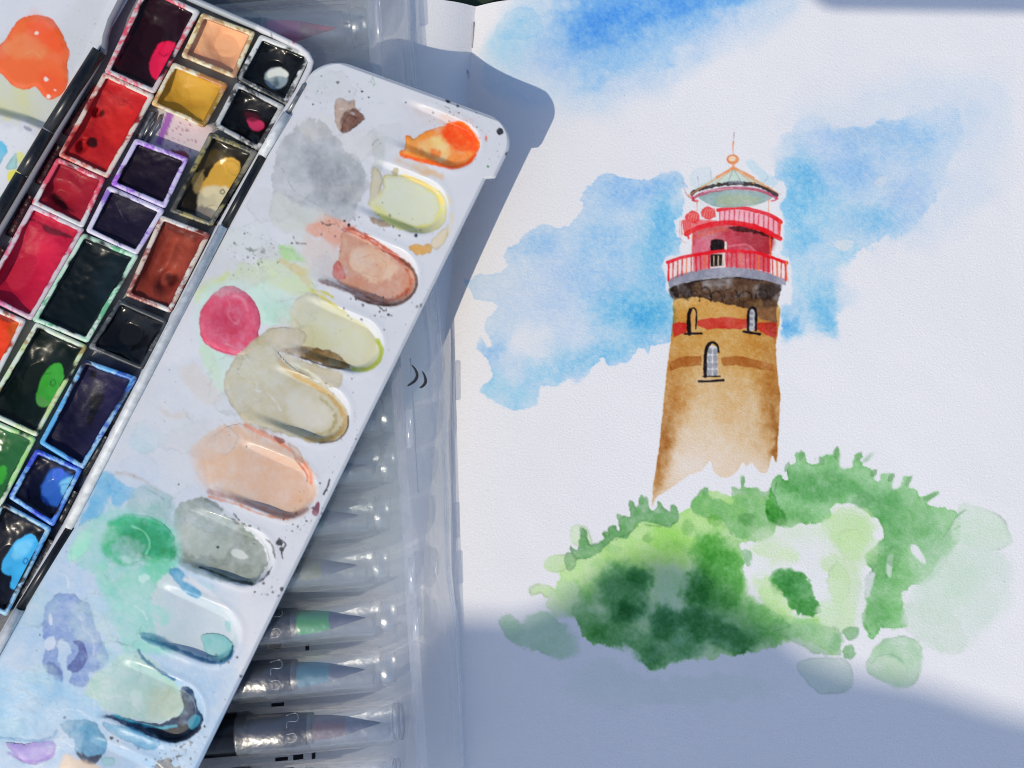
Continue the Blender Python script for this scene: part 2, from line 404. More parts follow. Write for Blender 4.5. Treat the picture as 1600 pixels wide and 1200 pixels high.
# --- tower body
TB = [(1057, 464), (1120, 468), (1213, 470), (1212, 540), (1215, 585), (1219, 625), (1215, 690), (1213, 722), (1206, 712), (1198, 738), (1186, 736), (1175, 722), (1166, 728), (1160, 722), (1152, 735), (1136, 746), (1118, 740), (1109, 720), (1098, 734), (1080, 741), (1062, 752), (1048, 762), (1036, 770), (1024, 778), (1019, 790), (1022, 750), (1028, 715), (1034, 660), (1041, 590), (1047, 540), (1052, 500)]
page.bleed(TB, [(1130, 500, 110, 60, (196, 148, 80), 0.9), (1080, 500, 40, 40, (204, 160, 90), 0.6), (1130, 560, 100, 46, (200, 158, 96), 0.85), (1190, 540, 34, 60, (186, 134, 66), 0.7), (1120, 610, 90, 46, (210, 176, 132), 0.8), (1170, 660, 34, 60, (210, 182, 146), 0.8), (1104, 640, 26, 50, (214, 190, 160), 0.7), (1060, 560, 22, 60, (192, 142, 76), 0.7), (1050, 620, 22, 66, (184, 132, 78), 0.7), (1040, 690, 12, 54, (158, 104, 54), 0.7, 0.12), (1030, 740, 7, 40, (176, 124, 72), 0.7, 0.12), (1206, 610, 18, 80, (170, 116, 60), 0.75), (1212, 690, 7, 60, (152, 98, 48), 0.8)], soft=1.3, rough=0.8, rs=8, vs=0.2, seed=5, warp=7, under=(221, 203, 190), ua=1.0, edge=0.25, gran=0.1)
page.stroke([(1172, 600), (1168, 660), (1182, 700)], 8, (190, 150, 104), a=0.25, soft=6, rough=4)
# clipped outside left
page.wash([(1000, 440), (1054, 467), (1051, 500), (1045, 540), (1039, 590), (1032, 660), (1026, 715), (1018, 780), (1000, 780)], (224, 223, 233), a=0.0)
# red and brown bands
for p in ([(1051, 507), (1060, 502), (1073, 506), (1073, 522), (1062, 523), (1052, 528)],
          [(1089, 502), (1112, 496), (1140, 495), (1168, 499), (1170, 512), (1150, 515), (1120, 513), (1105, 515), (1090, 509)],
          [(1180, 504), (1213, 503), (1213, 528), (1200, 524), (1180, 513)]):
    page.wash(p, (192, 50, 42), a=0.97, soft=0.8, rough=1.2, rs=8, edge=0.15, sm=False, mott=0.1)
page.wash([(1195, 506), (1213, 505), (1213, 530), (1203, 524)], (150, 40, 38), a=0.6, soft=2, rough=1)
for p in ([(1046, 566), (1062, 558), (1096, 556), (1097, 571), (1070, 573), (1048, 578)],
          [(1127, 559), (1150, 556), (1182, 561), (1209, 570), (1209, 580), (1175, 575), (1150, 571), (1130, 571)]):
    page.wash(p, (164, 96, 42), a=0.95, soft=1.0, rough=1.0, edge=0.12, sm=False)
# corbel
page.wash([(1047, 452), (1060, 443), (1090, 437), (1150, 432), (1205, 438), (1222, 445), (1218, 462), (1213, 482), (1213, 503), (1190, 498), (1166, 482), (1150, 478), (1120, 472), (1092, 464), (1060, 466), (1054, 464)], (84, 60, 46), a=0.97, soft=1.0, rough=1.6, rs=8, edge=0.35, mott=0.25, ms=16, sm=False)
page.wash([(1167, 484), (1212, 480), (1213, 504), (1190, 500)], (140, 100, 70), a=0.8, soft=3, rough=1.5, sm=False)
page.wash([(1047, 450), (1058, 446), (1062, 462), (1054, 468), (1047, 460)], (34, 26, 26), a=0.9, soft=2, rough=1.2)
page.wash([(1060, 446), (1080, 441), (1086, 452), (1075, 468), (1062, 462)], (46, 34, 30), a=0.8, soft=2, rough=2)
page.wash([(1190, 444), (1221, 446), (1212, 462), (1196, 470), (1186, 460)], (40, 30, 28), a=0.8, soft=3, rough=2)
page.stroke([(1075, 442), (1110, 436), (1150, 433), (1190, 438)], 4, (30, 24, 26), a=0.75, soft=1.5, rough=1.5, rs=6)
for (x, y, r) in ((1088, 452, 6), (1105, 450, 7), (1118, 456, 6), (1140, 450, 7), (1160, 452, 7), (1178, 450, 6)):
    page.wash([(x - r, y + 6), (x - r, y - 4), (x, y - 7), (x + r, y - 4), (x + r, y + 6)], (112, 86, 68), a=0.3, soft=1.4, rough=1, edge=-0.3)
for (x, y, w2) in ((1084, 462, 9), (1102, 456, 8), (1120, 462, 9), (1142, 458, 10), (1165, 462, 10), (1190, 458, 9)):
    page.stroke([(x - w2, y + 8), (x - w2 + 1, y - 2), (x, y - 7), (x + w2 - 1, y - 2), (x + w2, y + 8)], 1.8, (34, 24, 24), a=0.75, soft=0.8, rough=1.0, rs=5)
page.stroke([(1072, 471), (1085, 474), (1100, 472)], 2, (218, 170, 110), a=0.8)
# grey slab
page.wash([(1043, 436), (1062, 428), (1098, 420), (1140, 416), (1180, 420), (1210, 429), (1229, 436), (1228, 446), (1195, 438), (1150, 432), (1108, 434), (1075, 440), (1046, 448)], (142, 142, 162), a=1, soft=0.9, rough=0.6, gran=0.05, sm=False)
# drum
page.wash([(1082, 362), (1104, 354), (1140, 350), (1175, 353), (1208, 368), (1205, 398), (1160, 396), (1120, 396), (1081, 400)], (190, 58, 78), a=0.97, soft=0.9, rough=0.8, mott=0.15, sm=False)
page.wash([(1150, 360), (1205, 368), (1204, 398), (1185, 396), (1160, 380)], (170, 58, 72), a=0.7, soft=4, rough=3)
page.wash([(1088, 372), (1110, 376), (1108, 392), (1084, 394)], (222, 120, 150), a=0.5, soft=4, rough=2)
page.stroke([(1140, 385), (1165, 382), (1180, 392)], 3, (226, 130, 150), a=0.6, soft=1.5)
page.stroke([(1088, 362), (1110, 356), (1135, 358)], 8, (196, 80, 64), a=0.6, soft=2, rough=2, rs=5)
page.wash([(1138, 354), (1158, 353), (1180, 358), (1205, 368), (1208, 374), (1190, 368), (1172, 364), (1150, 360)], (58, 24, 26), a=0.9, soft=1.2, rough=2, rs=7)
page.wash([(1110, 378), (1114, 374), (1130, 375), (1132, 393), (1112, 394)], (24, 16, 20), a=1, soft=0.8, rough=0.8)
page.stroke([(1134, 379), (1134, 392)], 3, (235, 225, 220), a=0.9)
# mid gallery
page.wash([(1044, 411), (1068, 402), (1100, 396), (1140, 393), (1140, 417), (1098, 420), (1062, 428), (1045, 437)], (232, 205, 205), a=0.8, soft=1, rough=0.5, sm=False)
page.wash([(1082, 399), (1109, 396), (1109, 419), (1084, 423)], (212, 86, 108), a=0.85, soft=1, rough=0.8, sm=False)
page.wash([(1132, 394), (1170, 394), (1204, 402), (1204, 426), (1170, 419), (1134, 417)], (206, 58, 76), a=0.9, soft=1, rough=0.8, sm=False)
page.wash([(1205, 402), (1227, 410), (1227, 436), (1206, 429)], (234, 215, 212), a=0.8, soft=1, rough=0.5, sm=False)
page.wash([(1110, 397), (1129, 397), (1130, 415), (1110, 417)], (34, 24, 22), a=1, soft=0.8, rough=0.6, sm=False)
for i in range(27):
    t = i / 26; x = 1045 + t * 183
    top = 411 - 18 * (1 - ((x - 1138) / 93) ** 2) * 1.0 + (0 if x < 1138 else 0)
    bot = 438 - 21 * (1 - ((x - 1138) / 93) ** 2)
    j = random.uniform(-1, 1)
    if 1110 < x < 1130:
        page.stroke([(x, 400), (x + j, 415)], 1.2, (225, 205, 180), a=0.9, soft=0.5, rough=0.2)
        continue
    page.stroke([(x, top), (x + j, bot)], 2.5 if i % 3 else 3.2, (204, 30, 50) if i % 4 else (228, 110, 60), a=0.85, soft=0.6, rough=0.4)
page.stroke([(1043, 410), (1066, 402), (1100, 396), (1138, 392), (1175, 394), (1205, 402), (1229, 411)], 5.4, (222, 28, 46), a=0.97, soft=0.7, rough=0.5)
page.stroke([(1227, 410), (1228, 438)], 3.4, (226, 54, 56), a=0.95, soft=0.7)
page.stroke([(1045, 410), (1044, 438)], 3.4, (220, 40, 60), a=0.95, soft=0.7)
page.stroke([(1229, 408), (1231, 440)], 1.4, (236, 140, 70), a=0.7, soft=0.7)
page.stroke([(1203, 370), (1204, 400)], 2.2, (232, 110, 60), a=0.8, soft=0.8)
page.stroke([(1082, 366), (1081, 396)], 1.8, (230, 110, 80), a=0.7, soft=0.8)
# upper gallery
page.wash([(1090, 312), (1204, 312), (1202, 330), (1180, 329), (1150, 324), (1122, 328), (1094, 336), (1090, 330)], (220, 220, 226), a=0.85, soft=1.2, rough=0.5, sm=False)
page.wash([(1122, 328), (1150, 325), (1180, 330), (1205, 338), (1219, 346), (1217, 372), (1190, 358), (1160, 351), (1125, 349)], (234, 160, 178), a=0.92, soft=0.9, rough=0.6, sm=False)
page.wash([(1064, 344), (1080, 340), (1104, 344), (1120, 344), (1120, 352), (1090, 358), (1070, 368)], (226, 90, 100), a=0.9, soft=1, rough=1, sm=False)
for i in range(13):
    x = 1125 + i * 7.6; t = (x - 1122) / 97
    top = 328 + 17 * t * t; bot = 349 + 22 * t * t
    page.stroke([(x, top), (x - 1 + random.uniform(-1, 1), bot)], 2.4, (200, 36, 70) if i < 12 else (220, 60, 60), a=0.8, soft=0.6, rough=0.4)
page.stroke([(1122, 328), (1150, 324), (1180, 329), (1205, 337), (1220, 347)], 6.4, (222, 28, 48), a=0.97, soft=0.8, rough=0.6)
page.stroke([(1072, 366), (1086, 358), (1105, 352), (1135, 348), (1160, 350), (1190, 358), (1219, 373)], 8.2, (222, 24, 38), a=0.97, soft=0.8, rough=0.8)
page.stroke([(1076, 372), (1074, 362), (1086, 356)], 4, (226, 40, 50), a=0.9, soft=0.8)
page.stroke([(1219, 346), (1218, 374)], 3, (230, 60, 50), a=0.95, soft=0.7)
page.stroke([(1082, 374), (1100, 366), (1125, 360)], 3.5, (222, 90, 70), a=0.8, soft=1.2, rough=1.5, rs=4)
for (x, y, r) in ((1082, 339, 11), (1107, 333, 12)):
    page.wash([(x + r * math.cos(k * 0.785), y + r * 0.9 * math.sin(k * 0.785)) for k in range(8)], (222, 48, 54), a=0.95, soft=1, rough=1.6, rs=6)
    for k in range(4):
        page.stroke([(x - 7 + k * 4, y + 6), (x - 5 + k * 4, y - 3), (x - 2 + k * 4, y - 6)], 1.0, (240, 150, 140), a=0.7, soft=0.5, rough=0.2)
for k in range(5):
    page.stroke([(1064 + k * 3.4, 346 - k), (1066 + k * 3.4, 368 - k)], 1.5, (222, 80, 70), a=0.8, soft=0.6)
page.stroke([(1062, 346), (1063, 372), (1072, 380)], 1.2, (232, 150, 120), a=0.7, soft=0.7)
# lantern
page.wash([(1092, 308), (1110, 301), (1147, 296), (1186, 300), (1206, 307), (1194, 316), (1170, 322), (1147, 324), (1120, 323), (1104, 317)], (146, 172, 176), a=0.97, soft=0.8, rough=0.6, edge=0.15, mott=0.1)
page.wash([(1120, 308), (1150, 303), (1185, 308), (1180, 318), (1145, 322), (1122, 318)], (168, 178, 140), a=0.6, soft=5, rough=2)
page.stroke([(1083, 312), (1086, 308), (1102, 301), (1125, 296), (1150, 294), (1180, 296), (1202, 303), (1214, 310)], 5.0, (176, 72, 104), a=0.92, soft=0.8, rough=0.6)
page.stroke([(1100, 300), (1125, 296), (1145, 294)], 1.6, (222, 170, 190), a=0.8, soft=0.6)
page.stroke([(1081, 306), (1084, 313), (1090, 314)], 3.5, (206, 40, 76), a=0.9, soft=0.8)
page.stroke([(1216, 305), (1212, 312), (1205, 314)], 3, (206, 50, 80), a=0.9, soft=0.8)
page.wash([(1144, 262), (1150, 262), (1175, 276), (1216, 302), (1186, 291), (1150, 286), (1112, 290), (1082, 302), (1078, 300), (1110, 280)], (186, 208, 200), a=0.9, soft=0.8, rough=0.6, sm=False)
page.wash([(1150, 262), (1175, 276), (1218, 302), (1190, 292)], (206, 186, 160), a=0.7, soft=2, rough=1, sm=False)
page.stroke([(1080, 303), (1090, 297), (1112, 291), (1130, 288), (1150, 287), (1175, 288), (1195, 294), (1214, 304)], 6.0, (40, 18, 28), a=0.95, soft=0.8, rough=1.2, rs=5)
page.stroke([(1140, 286), (1150, 284), (1160, 286)], 4, (110, 116, 130), a=0.8, soft=1)
for (x, y) in ((1075, 306), (1098, 292), (1118, 286), (1138, 284), (1158, 284), (1178, 287), (1198, 293), (1220, 304)):
    page.stroke([(1146, 263), (x, y)], 1.6 if abs(x - 1146) > 20 else 1.0, (224, 146, 92) if abs(x - 1146) > 25 else (120, 130, 130), a=0.75, soft=0.6, rough=0.3, sm=False)
page.stroke([(1144, 262), (1135, 268), (1120, 276)], 2.6, (228, 136, 70), a=0.85, soft=0.8)
page.stroke([(1148, 262), (1160, 268), (1178, 278)], 2.6, (226, 140, 80), a=0.85, soft=0.8)
page.stroke([(1066, 284), (1072, 302), (1082, 312)], 1.4, (190, 130, 130), a=0.75, soft=0.6)
page.stroke([(1089, 314), (1089, 330)], 1.6, (224, 140, 90), a=0.85, soft=0.6)
page.stroke([(1201, 312), (1201, 332)], 1.6, (224, 140, 90), a=0.85, soft=0.6)
page.wash([(1145 + 10 * math.cos(k * 0.785), 249 + 8 * math.sin(k * 0.785)) for k in range(8)], (222, 128, 60), a=0.95, soft=0.8, rough=0.5)
page.wash([(1144 + 6 * math.cos(k * 0.785), 248 + 4.6 * math.sin(k * 0.785)) for k in range(8)], (244, 214, 190), a=0.9, soft=1, rough=0.5)
page.stroke([(1146, 256), (1146, 263)], 4, (232, 140, 70), a=0.9, soft=0.8)
page.stroke([(1147, 206), (1146, 228)], 1.3, (150, 120, 120), a=0.8, soft=0.5)
page.stroke([(1146, 222), (1145, 232), (1146, 241)], 3.4, (226, 146, 90), a=0.85, soft=0.8, w2=1.4)
for a_, b_ in (((1110, 268), (1112, 284)), ((1090, 276), (1092, 290)), ((1200, 276), (1192, 288)), ((1216, 282), (1206, 294))):
    page.stroke([a_, b_], 1.0, (140, 130, 140), a=0.6, soft=0.5)
# windows
def win(pts, w): page.stroke(pts, w, (22, 18, 24), a=1, soft=0.7, rough=0.5)
page.wash([(1079, 490), (1085, 484), (1089, 490), (1087, 517), (1080, 517)], (206, 160, 100), a=0.9, soft=0.8, rough=0.3)
page.stroke([(1077, 521), (1076, 495), (1079, 484)], 7.5, (22, 18, 24), a=1, soft=0.7, w2=5.5)
win([(1079, 484), (1084, 481), (1088, 487), (1088, 500), (1087, 514)], 3.0); win([(1070, 522), (1080, 521), (1096, 521)], 4.0)
page.wash([(1171, 486), (1175, 483), (1180, 488), (1179, 514), (1170, 514)], (176, 176, 186), a=1, soft=0.8, rough=0.3)
win([(1169, 516), (1169, 492), (1171, 484), (1176, 481), (1181, 487), (1181, 516)], 4.4); win([(1162, 518), (1174, 520), (1187, 522)], 4.4)
for k in range(3): page.wash([(1174 + 3 * math.cos(q), 489 + k * 9 + 3 * math.sin(q)) for q in (0, 1.5, 3, 4.5)], (120, 120, 134), a=0.8, soft=0.8, rough=0)
page.wash([(1105, 545), (1112, 539), (1121, 543), (1122, 587), (1104, 587)], (205, 205, 212), a=1, soft=0.8, rough=0.3, sm=False)
for k in range(4):
    for q in range(2):
        x = 1109 + q * 8.5; y = 549 + k * 11
        page.wash([(x - 3.2, y - 4), (x + 3, y - 4), (x + 3, y + 4), (x - 3, y + 4)], (128, 128, 142), a=0.85, soft=0.9, rough=0.6)
page.stroke([(1102, 588), (1102, 560), (1104, 544), (1109, 537)], 7.0, (22, 18, 24), a=1, soft=0.7, w2=5.5)
win([(1107, 537), (1114, 535), (1121, 540), (1123, 550)], 4.0); win([(1098, 588), (1112, 588), (1125, 588)], 3.0)
win([(1092, 596), (1110, 595.5), (1130, 594)], 4.4)
# --- bushes
def bush(p, c, **k):
    k.setdefault('mul', False); k.setdefault('vs', 0.9)
    page.wash(p, c, **k)
LG, BG, DG, MG = (190, 222, 160), (150, 206, 106), (70, 134, 80), (96, 158, 96)
page.bleed([(868, 920), (876, 890), (900, 872), (930, 856), (962, 838), (1000, 812), (1060, 806), (1082, 786), (1110, 768), (1150, 776), (1200, 780), (1216, 812), (1196, 842), (1166, 848), (1160, 866), (1172, 930), (1210, 945), (1250, 966), (1290, 966), (1312, 1000), (1306, 1022), (1280, 1012), (1240, 998), (1206, 1012), (1150, 1022), (1110, 1026), (1060, 1034), (1016, 1046), (1000, 1028), (985, 1010), (960, 1010), (920, 1000), (896, 966), (872, 950)],
    [(1027, 846, 60, 34, LG, 0.9), (975, 872, 50, 26, (184, 218, 150), 0.9), (1055, 846, 40, 26, BG, 0.8), (1104, 821, 44, 24, LG, 0.9), (1148, 796, 44, 20, BG, 0.8), (1180, 820, 34, 26, (120, 178, 116), 0.8), (900, 900, 34, 26, LG, 0.9), (880, 930, 20, 20, LG, 0.6), (903, 925, 26, 22, (126, 184, 118), 0.9), (923, 980, 30, 28, MG, 1.0), (960, 985, 34, 30, (84, 144, 90), 0.9), (972, 915, 34, 34, DG, 1.0), (1000, 900, 18, 22, (60, 124, 74), 0.9), (983, 950, 24, 18, (44, 104, 60), 0.95),
     (1044, 918, 24, 30, (184, 212, 186), 1.0), (1112, 868, 28, 34, (70, 146, 62), 1.0), (1140, 900, 30, 46, (76, 152, 70), 1.0), (1092, 915, 22, 32, (50, 116, 60), 1.0), (1120, 935, 34, 26, (70, 142, 70), 0.9), (1038, 975, 28, 26, (44, 104, 60), 1.0), (1080, 965, 34, 20, (50, 112, 66), 0.95), (1108, 986, 44, 22, (54, 118, 68), 0.95), (1150, 1002, 34, 18, (60, 122, 74), 0.95), (1016, 1022, 20, 26, (66, 126, 82), 0.95), (1066, 1012, 34, 20, (74, 136, 88), 0.9), (1180, 960, 44, 30, (122, 180, 118), 0.95), (1200, 990, 40, 20, (104, 164, 108), 0.8), (1258, 986, 34, 22, (148, 196, 148), 0.95), (1296, 1004, 20, 18, (146, 192, 150), 0.9), (1000, 1000, 24, 20, (92, 152, 100), 0.8)],
    soft=2.6, rough=5, rs=13, vs=1.1, seed=6, warp=11, pw=2.0, amp=0.78, under=(176, 212, 152), ua=0.8, edge=0.3, ew=2.5, gran=0.08)
bush([(850, 884), (856, 870), (876, 866), (892, 872), (888, 888), (872, 896), (856, 892)], (184, 214, 158), a=0.8, soft=1, rough=1.5, edge=0.35)
bush([(828, 918), (842, 911), (860, 915), (866, 924), (854, 934), (844, 927), (830, 931)], (184, 214, 158), a=0.8, soft=1, rough=1.5, edge=0.35)
bush([(862, 925), (885, 905), (905, 920), (898, 960), (870, 965), (855, 950)], (186, 210, 176), a=0.7, soft=5, rough=4)
bush([(780, 968), (796, 960), (806, 966), (816, 975), (830, 958), (850, 952), (866, 962), (890, 985), (905, 1015), (880, 1028), (845, 1020), (810, 1010), (785, 985)], (170, 202, 176), a=0.8, soft=4, rough=4, rs=16, edge=0.2)
bush([(894, 850), (893, 824), (915, 822), (925, 850)], (196, 222, 178), a=0.6, soft=1, rough=1.5, edge=0.25)
M1 = [(902, 874), (893, 868), (891, 852), (902, 858), (908, 826), (916, 830), (922, 850), (938, 846), (944, 842), (942, 832), (950, 836), (952, 824), (962, 822), (968, 832), (967, 812), (974, 806), (984, 806), (983, 790), (988, 783), (996, 792), (1001, 775), (1012, 778), (1014, 793), (1024, 796), (1028, 784), (1034, 790), (1046, 800), (1048, 790), (1056, 792), (1062, 808), (1058, 815), (1046, 824), (1032, 820), (1016, 816), (1000, 816), (990, 826), (978, 842), (962, 840), (948, 852), (930, 868), (912, 874)]
bush(M1, (118, 170, 118), a=0.95, vs=0.2, soft=0.9, rough=1.6, rs=7, edge=0.35, mott=0.2, ms=20, gran=0.1)
bush([(884, 866), (892, 863), (901, 872), (894, 890), (884, 888)], (130, 175, 124), a=0.85, soft=1, rough=1.5, edge=0.3)
M2 = [(1080, 794), (1082, 784), (1094, 768), (1102, 762), (1110, 776), (1126, 780), (1140, 788), (1146, 784), (1142, 762), (1156, 762), (1160, 744), (1164, 750), (1166, 762), (1180, 762), (1196, 768), (1206, 764), (1216, 790), (1230, 820), (1200, 820), (1176, 834), (1156, 842), (1136, 822), (1120, 812), (1096, 806), (1084, 802)]
bush(M2, (124, 182, 116), a=0.85, vs=0.5, soft=1.5, rough=2.5, rs=9, edge=0.2, mott=0.3, ms=22, gran=0.08)
R1 = [(1204, 762), (1207, 748), (1216, 742), (1230, 752), (1232, 730), (1244, 722), (1244, 710), (1257, 707), (1262, 722), (1276, 728), (1282, 718), (1290, 712), (1300, 712), (1310, 701), (1313, 728), (1330, 732), (1336, 712), (1346, 710), (1348, 726), (1362, 734), (1366, 750), (1376, 752), (1378, 742), (1394, 742), (1394, 762), (1410, 758), (1412, 746), (1422, 742), (1420, 758), (1418, 764), (1434, 766), (1436, 776), (1466, 768), (1448, 786), (1462, 792), (1480, 795), (1500, 806), (1498, 840), (1484, 868), (1466, 895), (1444, 912), (1420, 918), (1412, 950), (1420, 975), (1398, 984), (1378, 980), (1364, 998), (1352, 985), (1346, 965), (1354, 945), (1352, 905), (1362, 890), (1352, 872), (1372, 848), (1380, 836), (1374, 815), (1352, 800), (1326, 786), (1300, 790), (1296, 812), (1262, 818), (1222, 822), (1196, 806), (1200, 780)]
page.bleed(R1, [(1270, 758, 44, 24, (88, 154, 92), 0.95), (1325, 764, 40, 22, (98, 162, 102), 0.9), (1385, 792, 34, 26, (96, 158, 102), 0.9), (1300, 720, 60, 16, (140, 190, 140), 0.8), (1400, 836, 34, 30, (104, 164, 108), 0.9), (1198, 806, 24, 20, (76, 142, 82), 0.95), (1246, 806, 30, 16, (116, 172, 116), 0.8), (1374, 887, 22, 26, (100, 162, 100), 0.9), (1366, 950, 30, 36, (104, 164, 104), 0.95), (1435, 808, 34, 30, (142, 188, 144), 0.9), (1460, 850, 30, 40, (130, 180, 136), 0.8), (1410, 900, 30, 30, (132, 184, 130), 0.8), (1225, 750, 22, 22, (120, 174, 122), 0.9)], soft=1.0, rough=2.4, rs=8, vs=0.9, seed=7, warp=9, pw=1.6, amp=0.7, under=(156, 200, 156), ua=1.0, edge=0.45, ew=2.2, gran=0.08)
bush([(1298, 800), (1330, 790), (1362, 812), (1370, 850), (1340, 880), (1310, 862), (1290, 830)], (190, 218, 170), a=0.85, soft=11, rough=5)
bush([(1276, 880), (1320, 862), (1345, 890), (1342, 950), (1330, 985), (1290, 980), (1285, 940), (1300, 910)], (196, 219, 180), a=0.8, soft=7, rough=5)
bush([(1176, 850), (1210, 842), (1250, 875), (1220, 880), (1195, 890)], (196, 220, 176), a=0.7, soft=8, rough=6)
bush([(1175, 900), (1200, 890), (1230, 940), (1240, 960), (1200, 950)], (190, 220, 166), a=0.8, soft=6, rough=4)
page.bleed([(1205, 900), (1218, 890), (1246, 893), (1264, 905), (1270, 928), (1284, 955), (1268, 962), (1240, 955), (1228, 934), (1208, 924)], [(1230, 915, 26, 22, (70, 142, 80), 0.9), (1255, 945, 26, 16, (96, 160, 100), 0.8)], soft=2.2, rough=3.5, rs=9, vs=0.8, seed=8, under=(104, 164, 106), warp=5)
bush([(1160, 862), (1172, 862), (1177, 878), (1168, 885)], (136, 182, 140), a=0.9, soft=1, rough=1.5)
bush([(1210, 980), (1260, 975), (1310, 985), (1312, 1020), (1270, 1018), (1235, 1000)], (150, 190, 150), a=0.7, soft=3, rough=4, edge=0.15)
bush([(1300, 992), (1311, 990), (1314, 1012), (1304, 1018), (1296, 1008)], (130, 178, 134), a=0.7, soft=1.5, rough=2)
bush([(1318, 985), (1340, 981), (1340, 996), (1326, 1000)], (134, 180, 136), a=0.9, soft=1, rough=2, edge=0.2)
bush([(1318, 1012), (1332, 1008), (1335, 1022), (1328, 1030), (1318, 1022)], (134, 180, 136), a=0.9, soft=1, rough=2, edge=0.2)
page.wash([(1422, 850), (1436, 855), (1446, 880), (1434, 872), (1424, 862)], (224, 223, 233), a=0.9, soft=1.2, rough=1.5)
page.wash([(1408, 926), (1420, 925), (1438, 942), (1432, 952), (1416, 946)], (224, 223, 233), a=0.9, soft=1.2, rough=1.5)
page.wash([(1364, 832), (1378, 828), (1376, 842), (1366, 842)], (224, 223, 233), a=0.8, soft=1.2, rough=1.5)
page.wash([(1386, 872), (1394, 868), (1392, 900), (1385, 896)], (206, 216, 214), a=0.8, soft=1.2, rough=1.5)
page.wash([(1352, 900), (1368, 895), (1364, 912), (1354, 935)], (212, 214, 222), a=0.8, soft=1.2, rough=1.5)
bush([(1494, 802), (1506, 786), (1530, 792), (1560, 804), (1578, 830), (1582, 850), (1560, 858), (1530, 862), (1505, 850), (1486, 838)], (198, 216, 204), a=0.8, soft=2.2, rough=2.5, edge=0.3)
page.stroke([(1476, 838), (1486, 820), (1496, 806), (1508, 797)], 2.2, (120, 165, 125), a=0.8, soft=0.9, rough=1)
page.stroke([(1480, 836), (1490, 828), (1500, 822)], 1.6, (120, 165, 125), a=0.6, soft=0.9, rough=1)
bush([(1466, 880), (1510, 850), (1570, 862), (1580, 900), (1572, 950), (1530, 990), (1500, 1018), (1460, 1010), (1420, 985), (1412, 945), (1440, 915)], (204, 216, 214), a=0.75, soft=7, rough=6, rs=24, mott=0.2)
bush([(1412, 950), (1450, 940), (1500, 975), (1508, 1018), (1460, 1015), (1420, 990)], (200, 214, 206), a=0.5, soft=4, rough=4, edge=0.15)
bush([(1354, 1044), (1360, 1018), (1380, 1000), (1412, 994), (1436, 1004), (1440, 1040), (1428, 1068), (1404, 1075), (1376, 1062), (1358, 1054)], (168, 202, 172), a=0.85, soft=1.4, rough=2, edge=0.35, mott=0.2)
page.wash([(1362, 1040), (1375, 1026), (1400, 1028), (1416, 1045), (1408, 1066), (1380, 1060)], (196, 212, 196), a=0.6, soft=5, rough=3)
page.stroke([(1362, 1036), (1376, 1024), (1396, 1024), (1412, 1036)], 2.4, (130, 170, 140), a=0.5, soft=1.5, rough=1)
bush([(1246, 1040), (1262, 1030), (1310, 1028), (1332, 1045), (1330, 1075), (1290, 1085), (1262, 1070)], (190, 206, 200), a=0.7, soft=1.6, rough=2, edge=0.2)
bush([(895, 1050), (960, 1030), (1010, 1060), (1180, 1055), (1200, 1085), (1050, 1100), (900, 1090)], (190, 208, 200), a=0.25, soft=14, rough=8)
page.wash([(1236, 830), (1262, 822), (1268, 850), (1282, 880), (1300, 930), (1290, 945), (1270, 920), (1262, 890), (1244, 862)], (220, 222, 230), a=0.85, soft=3, rough=5, rs=12, vs=0.8)
page.wash([(1176, 868), (1200, 870), (1204, 890), (1190, 905), (1176, 896)], (221, 223, 231), a=0.8, soft=2.5, rough=4, rs=10)
for (x, y, rx_, ry_, c_, a_) in ((1012, 842, 9, 7, (116, 176, 96), 0.6), (1052, 850, 12, 7, (126, 190, 90), 0.6), (1076, 826, 9, 12, (124, 178, 110), 0.6), (958, 858, 10, 6, (150, 200, 130), 0.6), (932, 880, 9, 8, (150, 202, 126), 0.6), (1120, 812, 12, 9, (110, 176, 84), 0.6), (1165, 812, 14, 11, (86, 150, 84), 0.7), (1190, 836, 14, 9, (150, 194, 146), 0.6), (1204, 930, 18, 16, (188, 220, 166), 0.7), (1230, 866, 16, 12, (206, 224, 192), 0.7), (1310, 910, 16, 30, (196, 220, 182), 0.7), (1296, 960, 20, 20, (206, 222, 204), 0.7), (1262, 985, 16, 9, (136, 184, 136), 0.6), (1218, 975, 16, 10, (110, 170, 110), 0.6), (1000, 935, 16, 9, (90, 150, 100), 0.5), (945, 905, 10, 12, (82, 146, 90), 0.5), (1060, 1000, 12, 8, (120, 174, 134), 0.5), (905, 955, 12, 14, (140, 190, 132), 0.6), (1330, 850, 22, 22, (190, 220, 168), 0.6), (1395, 870, 12, 16, (112, 168, 112), 0.5), (1420, 840, 14, 12, (140, 186, 140), 0.5), (1350, 780, 18, 10, (92, 154, 96), 0.5), (1290, 748, 20, 9, (118, 174, 118), 0.5)):
    page.wash([(x + rx_ * math.cos(k * 0.9) * random.uniform(0.8, 1.2), y + ry_ * math.sin(k * 0.9) * random.uniform(0.8, 1.2)) for k in range(7)], c_, a=a_, soft=2.6, rough=3, rs=7, vs=1.0, edge=0.15)
